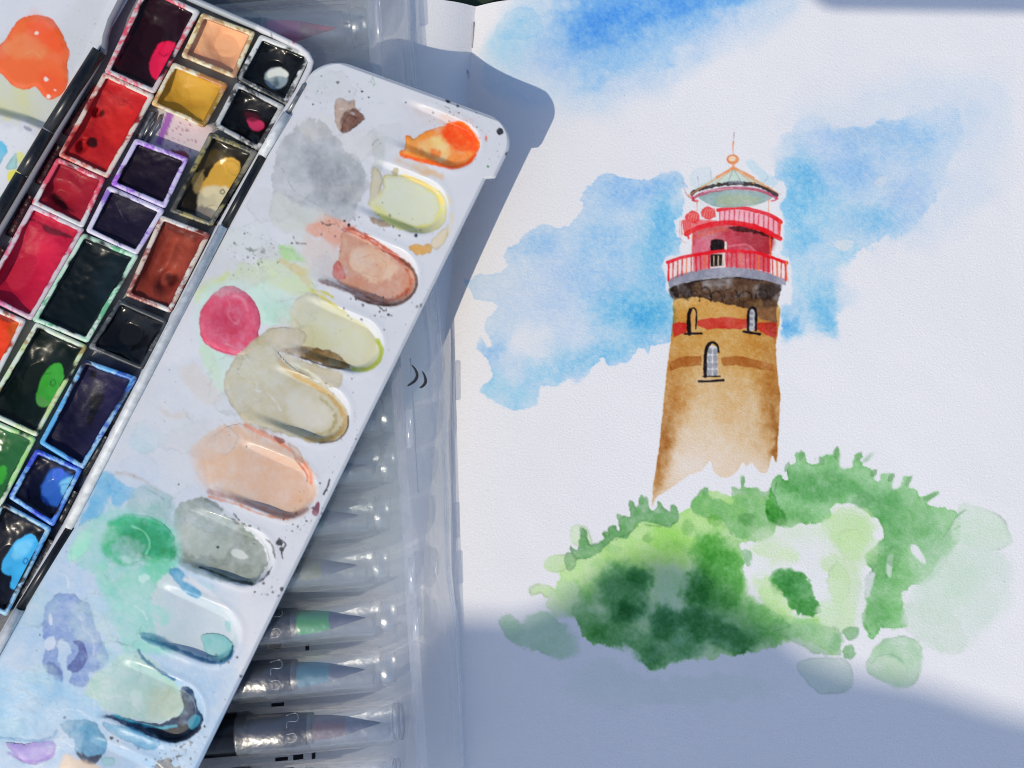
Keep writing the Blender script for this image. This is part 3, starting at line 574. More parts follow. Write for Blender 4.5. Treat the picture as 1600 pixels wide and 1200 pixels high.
for (lx, ly, ll, la) in ((1232, 724, 12, -1.2), (1252, 706, 12, -1.5), (1308, 700, 14, -1.4), (1345, 708, 12, -1.1), (1396, 742, 11, -0.9), (1424, 744, 14, -1.0), (1466, 770, 20, -0.45), (985, 784, 10, -1.8), (1003, 776, 12, -1.4), (1030, 786, 10, -1.9), (966, 806, 9, -2.2), (908, 826, 12, -1.9), (1162, 746, 12, -1.4), (1104, 764, 9, -1.0), (1282, 716, 10, -2.0), (1368, 736, 10, -0.8), (946, 832, 9, -2.3)):
    dx_, dy_ = math.cos(la), math.sin(la); ll *= 1.5; lx += dx_ * 3; ly += dy_ * 3
    page.wash([(lx, ly), (lx - dx_ * ll * 0.5 - dy_ * 4.2, ly - dy_ * ll * 0.5 + dx_ * 4.2), (lx - dx_ * ll, ly - dy_ * ll), (lx - dx_ * ll * 0.5 + dy_ * 4.2, ly - dy_ * ll * 0.5 - dx_ * 4.2)], (124, 172, 124), a=0.85, soft=0.8, rough=0.8, edge=0.3, ew=1.5)
for (ax1, ay1, bx1, by1, cx1, cy1) in ((940, 848, 975, 838, 1000, 818), (1000, 818, 1030, 822, 1062, 815), (1100, 806, 1126, 816, 1150, 842), (1352, 905, 1370, 880, 1374, 850), (1350, 968, 1356, 985, 1366, 996), (1210, 770, 1216, 752, 1230, 756)):
    page.stroke([(ax1, ay1), (bx1, by1), (cx1, cy1)], 1.6, (84, 134, 88), a=0.5, soft=0.9, rough=1.4, rs=5, gap=0.2)
bush([(1180, 835), (1230, 820), (1300, 820), (1290, 842), (1230, 852), (1192, 864)], (204, 222, 196), a=0.5, soft=12, rough=8)
bush([(1440, 890), (1500, 840), (1530, 900), (1480, 980), (1430, 960)], (190, 212, 196), a=0.4, soft=20, rough=12)
page.wash([(1344, 905), (1353, 960), (1342, 975), (1335, 930)], (208, 216, 212), a=0.5, soft=2, rough=1)
for (x0, y0, x1, y1) in ((1272, 714, 1275, 726), (1347, 722, 1365, 708)):
    bush([(x0, y0), ((x0 + x1) / 2, (y0 + y1) / 2 - 4), (x1, y1), ((x0 + x1) / 2 + 1, (y0 + y1) / 2 + 4)], (150, 185, 155), a=0.8, soft=1, rough=0.6)
page.dots([(700, 20), (1590, 20), (1590, 1190), (720, 1190)], 1, (150, 150, 162), 70, 0.7, 0.4, 1.0, 9)
# a few pencil flecks on the left page
page.stroke([(731, 112), (732, 122)], 2, (90, 100, 150), a=0.8)
page.settle((224, 223, 233), [(0.09, 3, 21, 1), (0.10, 9, 22, 2), (0.20, 34, 23, 3)])
# ------------------------------------------------------------------ sketchbook geometry
ZP = 0.010
ga = P(743.5, 10, 0.0034); gb = P(692, 560, 0.0034)
def gut_x(Y): return ga[0] + (gb[0] - ga[0]) * (Y - ga[1]) / (gb[1] - ga[1])
def page_z(X, Y):
    d = np.abs(X - gut_x(Y))
    return ZP - 0.0066 * np.exp(-(d / 0.0075) ** 1.2)
YT = ga[1]
book = thing('sketchbook', 'open sketchbook with a watercolour lighthouse above green bushes on its white right page', 'sketchbook')
def page_mesh(name, xs, ys, label):
    # xs = distance from the gutter
    Yg, D = np.meshgrid(ys, xs, indexing='ij')
    Xg = gut_x(Yg) + D
    Z = page_z(Xg, Yg)
    qx, qy = PXY(Xg, Yg, Z)
    ck = N(150, 41)[np.clip((qy - Y0).astype(int), 0, CH - 1), np.clip((qx - X0).astype(int), 0, CW - 1)]
    Z = Z + 0.00020 * ck * (1 - np.exp(-np.abs(D) / 0.01)) + 0.0001 * np.sin(Xg * 60 + Yg * 35)
    px, py = PXY(Xg, Yg, Z)
    c = page.sample(px.ravel(), py.ravel())
    v = np.stack([Xg, Yg, Z], -1).reshape(-1, 3)
    f = grid_faces(len(ys), len(xs))
    return v, f, c
def spaced(a, b, segs):
    out = [a]
    while out[-1] < b:
        s_ = segs[-1][1]
        for lim, st in segs:
            if out[-1] < lim: s_ = st; break
        out.append(out[-1] + s_)
    return np.array(out)
k_ = PX * (H - ZP) / H
ys = YT - spaced(0.0, 0.245, [(0.035, 1.9 * k_), (0.12, 1.15 * k_), (0.237, 1.9 * k_), (1, 8 * k_)])
xr = spaced(0.0, 0.19, [(0.055, 2.0 * k_), (0.113, 1.15 * k_), (0.19, 2.0 * k_)])
v, f, c = page_mesh('page', xr, ys, None)
pr = mesh_from('page', v, f, M_PAPER, book, True, c, 'right page with the lighthouse painting')
yl = YT - spaced(0.0, 0.245, [(1, 5 * k_)])
xl = -spaced(0.0, 0.19, [(0.03, 3 * k_), (1, 12 * k_)])[::-1]
v, f, c = page_mesh('page', xl, yl, None)
mesh_from('page', v, f, M_PAPER, book, True, c, 'blank left page')
# page blocks and cover
def block(name, x0, x1, z0, off, mat, grow=0.0):
    vs = []; n = 24
    for yy in (YT + grow, YT - 0.245 - grow):
        for i in range(n + 1):
            d = x0 + (x1 - x0) * i / n; X = float(gut_x(yy)) + d
            vs.append((X, yy, float(page_z(X, yy)) - off)); vs.append((X, yy, z0))
    fs = []
    m = 2 * (n + 1)
    for i in range(n):
        a = 2 * i
        fs += [(a, a + 1, a + 3, a + 2), (m + a, m + a + 2, m + a + 3, m + a + 1), (a, a + 2, m + a + 2, m + a)]
    fs += [(0, m, m + 1, 1), (2 * n, 2 * n + 1, m + 2 * n + 1, m + 2 * n)]
    return mesh_from(name, vs, fs, mat, book, False)
block('page_block', 0.0003, 0.189, 0.0022, 0.0010, M_EDGE)
block('page_block', -0.189, -0.0003, 0.0022, 0.0010, M_EDGE)
gx = float(gut_x(0))
vs = [(float(gut_x(y)) + d, y, z) for z in (0.0003, 0.002) for (d, y) in ((-0.192, YT - 0.247), (0.192, YT - 0.247), (0.192, YT + 0.0003), (-0.192, YT + 0.0003))]
mesh_from('cover', vs, [(3, 2, 1, 0), (4, 5, 6, 7), (0, 1, 5, 4), (1, 2, 6, 5), (2, 3, 7, 6), (3, 0, 4, 7)], M_COVER, book, False)
def tube(name, pts, r, mat, parent=None, n=8, label=None, r2=None, cap=True):
    pts = [Vector(p) for p in pts]; vs = []; fs = []
    m = len(pts)
    for i, p in enumerate(pts):
        d = (pts[min(i + 1, m - 1)] - pts[max(i - 1, 0)]).normalized()
        upv = Vector((0, 0, 1)) if abs(d.z) < 0.9 else Vector((1, 0, 0))
        a = d.cross(upv).normalized(); b = a.cross(d).normalized()
        rr = r if r2 is None else r + (r2 - r) * i / (m - 1)
        for k in range(n):
            t = 2 * math.pi * k / n
            vs.append(p + a * (rr * math.cos(t)) + b * (rr * math.sin(t)))
    for i in range(m - 1):
        for k in range(n):
            fs.append((i * n + k, i * n + (k + 1) % n, (i + 1) * n + (k + 1) % n, (i + 1) * n + k))
    if cap: fs += [tuple(range(n))[::-1], tuple(range((m - 1) * n, m * n))]
    return mesh_from(name, vs, fs, mat, parent, True, None, label)
M_THREAD = plain_mat('binding_thread', (168, 170, 182), 0.8)
tube('binding_thread', [(float(gut_x(YT - 0.006)), YT - 0.005, 0.0038), (float(gut_x(YT - 0.013)), YT - 0.013, 0.0038)], 0.00018, M_THREAD, book, 6)

# ================================================================== paint box: pigment
pal = Canvas((204, 206, 219))
pal.c *= (1 + 0.03 * N(180, 3)[..., None] + 0.012 * N(40, 4)[..., None])
def W(*a, **k):
    if k.get('soft', 2) >= 2: k.setdefault('vs', 0.8)
    pal.wash(*a, **k)
K = pal.stroke
# cool stain towards the lower end of the wing
W([(-80, 900), (150, 740), (260, 760), (330, 900), (330, 1300), (-160, 1300)], (164, 190, 220), a=0.85, soft=50, rough=20, rs=60, mott=0.2)
W([(190, 640), (300, 560), (380, 640), (360, 780), (280, 820), (170, 760)], (196, 200, 214), a=0.6, soft=20, rough=12, rs=50, mott=0.2)
# grey clouds near the upper end
W([(432, 250), (450, 205), (490, 185), (530, 215), (552, 240), (572, 285), (560, 330), (530, 350), (500, 345), (470, 345), (440, 325), (420, 290)], (166, 170, 180), a=0.9, soft=5, rough=8, rs=30, edge=0.1, mott=0.5, ms=36)
W([(470, 250), (500, 235), (540, 265), (560, 300), (530, 325), (490, 300)], (146, 150, 162), a=0.65, soft=12, rough=9, rs=22, mott=0.5, ms=20)
W([(430, 300), (470, 320), (530, 345), (520, 365), (470, 372), (430, 350)], (196, 200, 200), a=0.8, soft=3, rough=5, edge=0.2)
K([(440, 262), (462, 300), (500, 322), (520, 330)], 1.4, (150, 152, 160), a=0.6, rough=0.8)
W([(580, 210), (600, 215), (600, 262), (585, 270)], (172, 178, 180), a=0.6, soft=8, rough=6)
K([(578, 245), (583, 225), (590, 218)], 1.5, (110, 116, 120), a=0.7, rough=1, gap=0.4)
W([(460, 370), (520, 380), (560, 400), (500, 430), (440, 400)], (200, 204, 205), a=0.6, soft=12, rough=8)
# brown stain
W([(524, 156), (534, 153), (545, 160), (553, 157), (558, 172), (570, 186), (560, 192), (548, 204), (536, 206), (526, 200), (522, 180)], (176, 152, 142), a=0.95, soft=0.8, rough=2, rs=8, edge=0.25)
W([(540, 172), (556, 170), (570, 186), (558, 194), (546, 204), (534, 206), (532, 190)], (118, 84, 74), a=0.92, soft=1.6, rough=2.5, rs=8, edge=0.4)
K([(534, 204), (538, 188), (546, 180), (556, 184)], 2, (84, 50, 42), a=0.8, rough=0.8); K([(540, 206), (552, 200), (562, 192), (570, 186)], 2, (74, 46, 40), a=0.8, rough=0.8)
# well 1 orange
W([(640, 160), (700, 170), (740, 185), (720, 195), (660, 190)], (206, 188, 188), a=0.5, soft=8, rough=6, mott=0.8, ms=10)
W([(628, 244), (624, 238), (634, 228), (633, 214), (640, 212), (646, 218), (662, 206), (678, 202), (690, 197), (712, 190), (728, 194), (744, 212), (749, 228), (744, 242), (734, 254), (716, 262), (700, 262), (672, 256), (650, 250)], (246, 140, 52), a=1, soft=0.8, rough=2, rs=10, edge=0.25, mott=0.15, ms=30)
W([(690, 206), (700, 193), (718, 192), (734, 202), (746, 218), (744, 236), (728, 236), (712, 234), (698, 222)], (248, 84, 24), a=0.95, soft=4.5, vs=0.01, rough=2)
W([(655, 225), (685, 212), (695, 222), (706, 236), (702, 250), (690, 252), (664, 244)], (232, 204, 142), a=0.85, soft=5, rough=5, mott=0.4, ms=14)
W([(672, 234), (690, 236), (686, 246), (672, 244)], (244, 120, 44), a=0.8, soft=4, rough=3)
K([(628, 242), (650, 249), (680, 255), (705, 262), (728, 256), (742, 242)], 6, (246, 92, 20), a=0.9, soft=1.5, rough=1)
pal.dots([(712, 180), (735, 182), (762, 210), (758, 228), (742, 205)], 1, (232, 104, 60), 34, 0.9, 1.0, 2.8, 3)
W([(625, 250), (660, 256), (690, 268), (690, 280), (650, 270), (615, 252)], (214, 176, 130), a=0.6, soft=5, rough=5, mott=0.5, ms=12)
K([(668, 160), (690, 172), (722, 184)], 5, (208, 210, 222), a=0.8, soft=1, rough=2, rs=5)
K([(680, 160), (695, 166), (712, 174)], 1.5, (110, 110, 104), a=0.7, soft=0.6, rough=0.8, gap=0.4)
# well 2 yellow
W([(583, 262), (594, 268), (597, 290), (588, 312), (574, 322), (578, 295)], (198, 190, 170), a=0.95, soft=1, rough=1.5, edge=0.4)
W([(578, 322), (598, 296), (600, 275), (618, 274), (640, 276), (665, 286), (692, 304), (699, 325), (694, 348), (676, 362), (650, 364), (620, 356), (600, 346)], (210, 206, 164), a=1, soft=1, rough=1.5, rs=10, edge=0.3)
W([(584, 322), (602, 296), (604, 278), (630, 278), (668, 296), (686, 320), (682, 340), (664, 352), (640, 354), (608, 344)], (206, 211, 196), a=0.97, soft=3, rough=2.5, rs=12, edge=0.15, mott=0.1)
W([(580, 322), (590, 318), (606, 336), (640, 352), (630, 358), (604, 348)], (206, 204, 104), a=0.7, soft=3, rough=3)
K([(634, 354), (662, 354), (680, 344), (688, 326), (684, 308), (668, 296)], 4.5, (208, 206, 124), a=0.75, soft=1.5, rough=1.4)
K([(632, 274), (655, 284), (680, 298), (692, 318)], 5, (226, 200, 120), a=0.85, soft=1.5, rough=1.5)
K([(690, 292), (704, 318), (706, 352), (692, 372)], 4, (216, 200, 158), a=0.6, soft=2, rough=2, gap=0.2)
W([(610, 268), (622, 262), (620, 275)], (160, 150, 90), a=0.7, soft=1, rough=2)
W([(574, 336), (590, 340), (612, 352), (600, 356), (582, 348)], (140, 116, 84), a=0.8, soft=1.5, rough=2)
W([(640, 385), (658, 382), (675, 384), (668, 398), (650, 397)], (212, 160, 82), a=0.95, soft=1, rough=2.5, rs=7, edge=0.2)
W([(672, 384), (684, 366), (700, 352), (700, 366), (684, 390)], (218, 196, 150), a=0.6, soft=1.5, rough=2.5, edge=0.3)
# well 3 terracotta
W([(478, 352), (500, 343), (530, 346), (552, 356), (556, 378), (530, 388), (505, 378), (488, 368)], (214, 150, 130), a=0.85, soft=7, rough=6, rs=18)
W([(480, 370), (530, 384), (535, 420), (520, 440), (500, 435), (470, 400)], (206, 190, 190), a=0.7, soft=10, rough=8)
W([(533, 366), (548, 358), (572, 366), (600, 384), (628, 404), (646, 426), (648, 448), (636, 466), (616, 474), (588, 472), (560, 458), (534, 444), (524, 430), (530, 396)], (198, 146, 126), a=1, soft=1.2, rough=1.5, edge=0.2, mott=0.12, ms=20)
W([(548, 392), (575, 384), (610, 404), (620, 424), (600, 440), (572, 436), (552, 418)], (214, 182, 162), a=0.85, soft=6, rough=4, mott=0.3, ms=14)
K([(560, 405), (585, 398), (604, 415), (590, 432), (566, 425)], 1.6, (196, 156, 132), a=0.6, rough=0.8)
W([(519, 425), (523, 410), (530, 408), (540, 432), (530, 437), (522, 434)], (198, 84, 66), a=0.95, soft=1, rough=1, edge=0.3)
K([(538, 358), (560, 364), (590, 382), (615, 398), (638, 415)], 8, (170, 74, 58), a=0.9, soft=1.6, rough=2, rs=6)
K([(626, 404), (645, 422), (651, 442), (642, 462), (620, 476), (594, 476)], 4.5, (96, 60, 40), a=0.9, soft=1.2, rough=0.8)
K([(628, 412), (640, 430), (640, 448), (628, 462), (605, 470)], 4.5, (188, 96, 70), a=0.75, soft=2, rough=2, rs=5)
K([(500, 438), (530, 448), (556, 460), (580, 470), (600, 476)], 7, (126, 92, 92), a=0.85, soft=2.2, rough=2)
K([(555, 464), (580, 474), (606, 477), (626, 472)], 4, (70, 44, 34), a=0.9, soft=1.4, rough=1)
K([(600, 370), (628, 388), (646, 404), (654, 425)], 3, (208, 210, 222), a=0.8, soft=1.2, rough=0.8)
# greens and mint round the pink puddle
W([(312, 452), (340, 436), (372, 412), (420, 404), (462, 405), (486, 438), (492, 456), (470, 468), (430, 464), (390, 448), (350, 448), (318, 462)], (196, 210, 176), a=0.85, soft=5, rough=6, rs=22, mott=0.35)
W([(306, 470), (316, 445), (338, 432), (356, 424), (350, 440), (325, 452)], (196, 212, 110), a=0.8, soft=3, rough=4, rs=8, mott=0.5, ms=9)
W([(434, 382), (452, 384), (470, 398), (474, 408), (452, 408), (438, 398)], (162, 206, 140), a=0.85, soft=4, rough=4)
W([(440, 405), (474, 420), (486, 440), (484, 452), (466, 430), (440, 412)], (204, 180, 130), a=0.65, soft=3, rough=3)
W([(318, 455), (370, 440), (430, 450), (462, 470), (462, 506), (420, 508), (402, 500), (404, 540), (388, 570), (366, 600), (348, 618), (330, 590), (312, 540), (306, 500)], (192, 218, 212), a=0.85, soft=5, rough=6, rs=24, mott=0.25, edge=0.1)
W([(408, 470), (455, 470), (458, 500), (420, 500)], (170, 206, 194), a=0.6, soft=8, rough=5)
W([(310, 545), (330, 540), (350, 610), (335, 600)], (190, 210, 190), a=0.6, soft=5, rough=3)
# pink puddle
PINK = [(311, 510), (313, 488), (324, 470), (342, 452), (356, 447), (374, 450), (392, 464), (405, 486), (407, 502), (403, 520), (406, 534), (396, 549), (380, 557), (358, 554), (334, 546), (318, 534)]
W(PINK, (208, 92, 124), a=1, soft=0.8, rough=1.2, rs=9, edge=0.22, mott=0.12)
W([(330, 500), (348, 484), (372, 488), (380, 506), (366, 524), (342, 522)], (184, 48, 84), a=0.85, soft=11, rough=4)
W([(318, 528), (345, 538), (378, 548), (398, 540), (380, 556), (350, 552), (322, 538)], (222, 84, 120), a=0.6, soft=4, rough=2)
K([(352, 462), (360, 480), (356, 492), (368, 506), (374, 500)], 2.4, (226, 150, 172), a=0.3, soft=1.2, rough=0.6)  # pale squiggle is the puddle's highlight, painted in
K([(366, 462), (380, 468), (386, 484)], 5, (224, 146, 168), a=0.5, soft=2.5, rough=1)
# well 4 olive
W([(456, 480), (470, 463), (492, 458), (520, 476), (548, 492), (575, 512), (592, 535), (596, 556), (588, 572), (566, 580), (540, 574), (505, 560), (480, 548), (458, 520)], (200, 198, 174), a=0.97, soft=1.5, rough=2, edge=0.15, mott=0.12)
W([(500, 490), (545, 505), (575, 540), (560, 562), (520, 540), (490, 515)], (206, 207, 190), a=0.7, soft=8, rough=4)
W([(460, 500), (490, 510), (520, 540), (480, 545), (456, 525)], (192, 186, 136), a=0.5, soft=9, rough=5)
K([(590, 532), (596, 548), (590, 566), (572, 577), (552, 577)], 7, (164, 176, 74), a=0.95, soft=1.4, rough=0.8)
W([(438, 546), (462, 540), (500, 545), (528, 552), (540, 566), (548, 576), (520, 574), (490, 564), (462, 556), (444, 552)], (132, 104, 62), a=0.95, soft=1.3, rough=2, rs=8, edge=0.45, mott=0.2)
K([(450, 552), (480, 562), (510, 572), (548, 578)], 3, (60, 46, 30), a=0.9, soft=1, rough=1)
K([(488, 455), (510, 468), (530, 482), (545, 490)], 5, (206, 196, 96), a=0.8, soft=1.6, rough=1.6, w2=2)
K([(486, 452), (505, 456), (520, 464)], 3, (190, 186, 60), a=0.8, soft=1.5, rough=1.5)
K([(545, 490), (570, 505), (590, 526)], 6, (208, 210, 222), a=0.8, soft=1.5, rough=1, w2=4)
# well 5 taupe
TA = [(350, 605), (352, 584), (366, 562), (382, 545), (402, 526), (422, 514), (446, 511), (468, 514), (478, 524), (470, 540), (446, 546), (436, 552), (455, 572), (485, 590), (515, 608), (536, 630), (545, 655), (540, 675), (524, 688), (498, 692), (466, 686), (430, 674), (400, 666), (384, 662), (366, 640)]
W(TA, (186, 178, 156), a=1, soft=0.9, rough=2, rs=14, edge=0.25, mott=0.14, ms=24)
W([(400, 560), (440, 575), (500, 610), (530, 650), (505, 678), (450, 668), (400, 640), (380, 600)], (194, 188, 170), a=0.6, soft=10, rough=5)
W([(450, 610), (500, 625), (520, 655), (500, 672), (460, 660)], (206, 204, 200), a=0.7, soft=9, rough=5)
K([(436, 562), (456, 582), (486, 600), (514, 618), (534, 642), (538, 664), (526, 680), (504, 688), (478, 686)], 7, (186, 152, 92), a=0.85, soft=1.8, rough=1.6, rs=6)
K([(500, 622), (520, 640), (524, 658), (512, 674), (486, 680)], 4, (150, 140, 84), a=0.6, soft=2, rough=2.5, rs=5)
K([(544, 650), (542, 672), (526, 688), (500, 692)], 2.6, (96, 72, 40), a=0.85, soft=1, rough=0.6)
W([(440, 552), (470, 562), (505, 574), (530, 582), (536, 598), (524, 608), (500, 600), (470, 580), (446, 564)], (190, 178, 152), a=0.85, soft=1.5, rough=3, edge=0.3)
K([(452, 566), (480, 580), (504, 596)], 4, (222, 220, 200), a=0.8, soft=1.2, rough=1.5)
K([(384, 662), (410, 670), (440, 678)], 6, (150, 140, 130), a=0.6, soft=3, rough=2)
# well 6 salmon
W([(296, 705), (320, 680), (352, 664), (380, 662), (404, 676), (440, 692), (474, 716), (490, 742), (492, 770), (480, 796), (456, 808), (424, 802), (385, 790), (350, 778), (328, 766), (310, 740)], (208, 178, 162), a=0.95, soft=7, rough=6, rs=18, mott=0.2)
W([(320, 700), (350, 690), (380, 720), (360, 755), (330, 745)], (212, 178, 158), a=0.6, soft=12, rough=8)
W([(400, 700), (450, 720), (480, 760), (460, 790), (400, 775), (370, 740)], (212, 174, 154), a=0.7, soft=10, rough=6)
K([(384, 664), (410, 678), (438, 692), (462, 710), (482, 734), (486, 756)], 7, (214, 126, 92), a=0.85, soft=2, rough=1.6, w2=4)
K([(460, 716), (478, 738), (480, 752)], 2, (182, 78, 52), a=0.8, soft=1, rough=0.8)
K([(326, 768), (360, 778), (400, 792), (430, 802), (458, 806), (480, 796)], 7, (166, 128, 126), a=0.8, soft=2.5, rough=1.2)
K([(326, 776), (370, 788), (410, 804), (450, 811)], 3.5, (198, 120, 84), a=0.8, soft=1.4, rough=1.4)
K([(400, 668), (430, 684), (450, 700), (470, 722)], 4, (176, 120, 104), a=0.8, soft=2, rough=2, gap=0.25)
W([(428, 682), (440, 684), (446, 692), (436, 692)], (130, 60, 52), a=0.8, soft=1, rough=2)
W([(448, 692), (466, 700), (474, 722), (462, 718)], (196, 170, 156), a=0.7, soft=1.2, rough=2, edge=0.3)
# faint greys left of it
K([(250, 638), (270, 650), (292, 648)], 7, (200, 188, 182), a=0.5, soft=4, rough=3)
K([(182, 738), (205, 742), (226, 752), (248, 768)], 5, (176, 166, 162), a=0.65, soft=2.5, rough=2)
W([(282, 575), (310, 570), (335, 600), (345, 625), (320, 630), (290, 600)], (200, 192, 188), a=0.5, soft=5, rough=5)
# well 7 grey
W([(272, 800), (292, 782), (322, 778), (345, 792), (372, 812), (404, 838), (418, 858), (420, 880), (408, 898), (396, 912), (374, 908), (344, 900), (310, 888), (282, 876), (268, 850)], (138, 148, 144), a=0.95, soft=1.6, rough=3, rs=12, edge=0.2, mott=0.35, ms=26)
W([(290, 800), (330, 800), (360, 830), (350, 870), (300, 870), (275, 840)], (176, 186, 184), a=0.7, soft=8, rough=7, rs=16, mott=0.4)
W([(360, 862), (372, 858), (388, 866), (386, 874), (368, 872)], (204, 208, 210), a=0.85, soft=1.2, rough=2)
K([(322, 780), (346, 796), (350, 802)], 3, (110, 116, 112), a=0.7, soft=1, rough=2)
W([(362, 806), (374, 812), (376, 820), (364, 818)], (84, 88, 88), a=0.85, soft=1, rough=2)
K([(352, 800), (380, 816), (404, 836), (422, 862), (424, 886)], 10, (208, 210, 222), a=0.9, soft=1.2, rough=3.5, rs=7)
K([(312, 886), (340, 896), (362, 906), (394, 913)], 3.2, (26, 44, 56), a=0.95, soft=0.9, rough=1.2, w2=5)
K([(268, 872), (300, 890), (330, 900), (356, 906)], 8, (104, 128, 132), a=0.7, soft=3, rough=2)
K([(396, 914), (416, 900), (430, 876)], 2, (40, 44, 50), a=0.8, soft=0.8, rough=1.5, gap=0.35)
# emerald, mint, sky blue
W([(120, 850), (140, 810), (180, 790), (240, 790), (275, 830), (280, 880), (262, 930), (240, 960), (270, 990), (290, 1020), (240, 1020), (190, 1010), (170, 960), (150, 900), (112, 880)], (140, 198, 196), a=0.9, soft=7, rough=9, rs=26, mott=0.35)
W([(108, 868), (120, 835), (140, 828), (136, 862), (112, 876)], (150, 218, 196), a=0.8, soft=3, rough=3, edge=0.2)
W([(162, 850), (168, 820), (192, 804), (228, 806), (258, 820), (272, 842), (272, 872), (250, 880), (226, 876), (196, 884), (172, 876)], (50, 174, 128), a=0.95, soft=7, rough=5, vs=0.01, rs=18)
W([(184, 848), (198, 822), (230, 816), (262, 834), (270, 864), (248, 872), (214, 872), (192, 868)], (10, 142, 96), a=1, soft=10, rough=6, vs=0.01)
W([(226, 880), (266, 878), (262, 905), (246, 935), (236, 920)], (92, 190, 158), a=0.8, soft=6, rough=4)
W([(156, 882), (190, 886), (236, 900), (232, 925), (190, 925), (160, 915)], (140, 202, 190), a=0.75, soft=8, rough=6)
K([(206, 822), (226, 832), (234, 850), (228, 866)], 2.5, (120, 214, 180), a=0.6, soft=1.5, rough=1)
W([(186, 868), (200, 870), (204, 880), (192, 880)], (150, 212, 196), a=0.7, soft=3, rough=2)
W([(216, 900), (230, 896), (236, 904), (222, 910)], (186, 220, 220), a=0.8, soft=1.5, rough=2)
W([(126, 818), (136, 790), (152, 742), (166, 736), (178, 744), (196, 758), (214, 764), (212, 776), (188, 788), (178, 790), (172, 776), (160, 800), (136, 814)], (116, 176, 216), a=0.92, soft=2, rough=3, rs=12, edge=0.12, mott=0.2)
W([(206, 770), (232, 758), (256, 768), (270, 785), (271, 822), (250, 812), (224, 806), (200, 796)], (148, 178, 186), a=0.8, soft=3, rough=4, mott=0.25, edge=0.12)
K([(226, 762), (244, 772), (256, 780)], 1.6, (100, 120, 130), a=0.6)
# well 8
W([(238, 940), (258, 900), (300, 900), (344, 930), (368, 970), (372, 1000), (352, 1030), (300, 1020), (250, 1005)], (190, 202, 214), a=0.85, soft=4, rough=4, mott=0.15)
W([(184, 940), (220, 934), (262, 952), (262, 972), (230, 975), (200, 970), (182, 956)], (156, 206, 204), a=0.7, soft=4, rough=5, rs=12, mott=0.6, ms=16)
W([(266, 888), (286, 894), (302, 912), (314, 926), (310, 934), (296, 930), (280, 914), (268, 900)], (70, 152, 196), a=0.9, soft=1.6, rough=2, edge=0.3)
W([(310, 908), (330, 912), (334, 926), (318, 924)], (170, 200, 218), a=0.7, soft=1.5, rough=2, edge=0.2)
K([(290, 905), (320, 922), (350, 948), (368, 975), (374, 1000)], 8, (208, 210, 222), a=0.8, soft=2.5, rough=1)
W([(314, 992), (336, 988), (356, 996), (364, 1008), (360, 1026), (344, 1034), (326, 1024), (318, 1010)], (118, 186, 192), a=0.9, soft=1.6, rough=2.5, rs=9, edge=0.3)
W([(350, 972), (360, 972), (361, 986), (354, 988)], (150, 196, 204), a=0.8, soft=1.2, rough=1.5)
K([(222, 996), (246, 1004), (272, 1012), (300, 1024), (330, 1034), (352, 1034), (364, 1018)], 5, (38, 104, 152), a=0.9, soft=1.4, rough=1.6)
K([(346, 1032), (358, 1024), (364, 1010)], 4.5, (20, 84, 110), a=0.8, soft=1.2, rough=1)
W([(216, 990), (240, 990), (272, 1008), (262, 1016), (236, 1008)], (64, 130, 160), a=0.7, soft=2.5, rough=3)
# blue violet blot
W([(68, 968), (72, 944), (88, 930), (106, 928), (128, 936), (142, 952), (150, 975), (160, 1000), (168, 1024), (156, 1046), (140, 1052), (140, 1070), (120, 1072), (108, 1066), (110, 1050), (104, 1030), (112, 1012), (96, 1000), (90, 1010), (92, 1040), (98, 1052), (97, 1088), (86, 1100), (80, 1080), (76, 1056), (68, 1036), (72, 1010), (66, 990)], (122, 150, 202), a=0.94, soft=1.6, rough=3, rs=12, edge=0.2, mott=0.2)
W([(114, 1002), (128, 1000), (136, 1018), (134, 1038), (120, 1050), (106, 1044), (118, 1028), (122, 1014)], (50, 78, 152), a=0.97, soft=2, rough=2, edge=0.3)
W([(140, 1020), (160, 1010), (170, 1030), (156, 1048), (140, 1044)], (110, 138, 200), a=0.6, soft=8, rough=4)
W([(74, 1036), (90, 1042), (97, 1056), (96, 1090), (86, 1098), (80, 1076)], (78, 108, 172), a=0.9, soft=1.6, rough=1.6, edge=0.3)
W([(76, 962), (80, 960), (82, 974), (78, 976)], (196, 206, 226), a=0.9, soft=1, rough=0.6)
W([(72, 998), (84, 992), (88, 1004), (78, 1016), (70, 1010)], (190, 202, 226), a=0.9, soft=1.2, rough=2)
W([(100, 942), (118, 942), (134, 962), (128, 970), (112, 956)], (160, 180, 216), a=0.7, soft=3, rough=2)
# well 9
W([(140, 1066), (170, 1040), (200, 1020), (226, 1024), (252, 1046), (276, 1070), (296, 1092), (286, 1116), (262, 1128), (210, 1124), (160, 1110), (130, 1096)], (166, 196, 194), a=0.92, soft=4, rough=4, rs=20, mott=0.2)
W([(240, 1075), (270, 1075), (290, 1094), (270, 1118), (236, 1122), (232, 1100)], (172, 186, 170), a=0.7, soft=6, rough=4)
K([(222, 1098), (244, 1098), (262, 1086), (266, 1074)], 2, (170, 180, 160), a=0.7, rough=1.5)
W([(205, 1080), (220, 1080), (218, 1100), (206, 1100)], (196, 214, 216), a=0.6, soft=3, rough=3)
W([(282, 1078), (292, 1072), (304, 1084), (308, 1104), (316, 1120), (314, 1138), (300, 1152), (278, 1160), (256, 1158), (232, 1148), (206, 1138), (176, 1124), (150, 1120), (176, 1116), (214, 1126), (250, 1130), (272, 1122), (286, 1108)], (18, 50, 90), a=1, soft=1.0, rough=2, rs=9, edge=0.3, mott=0.3, ms=16)
W([(224, 1132), (260, 1138), (296, 1130), (312, 1136), (298, 1152), (276, 1159), (250, 1154)], (12, 24, 46), a=0.95, soft=3, rough=2)
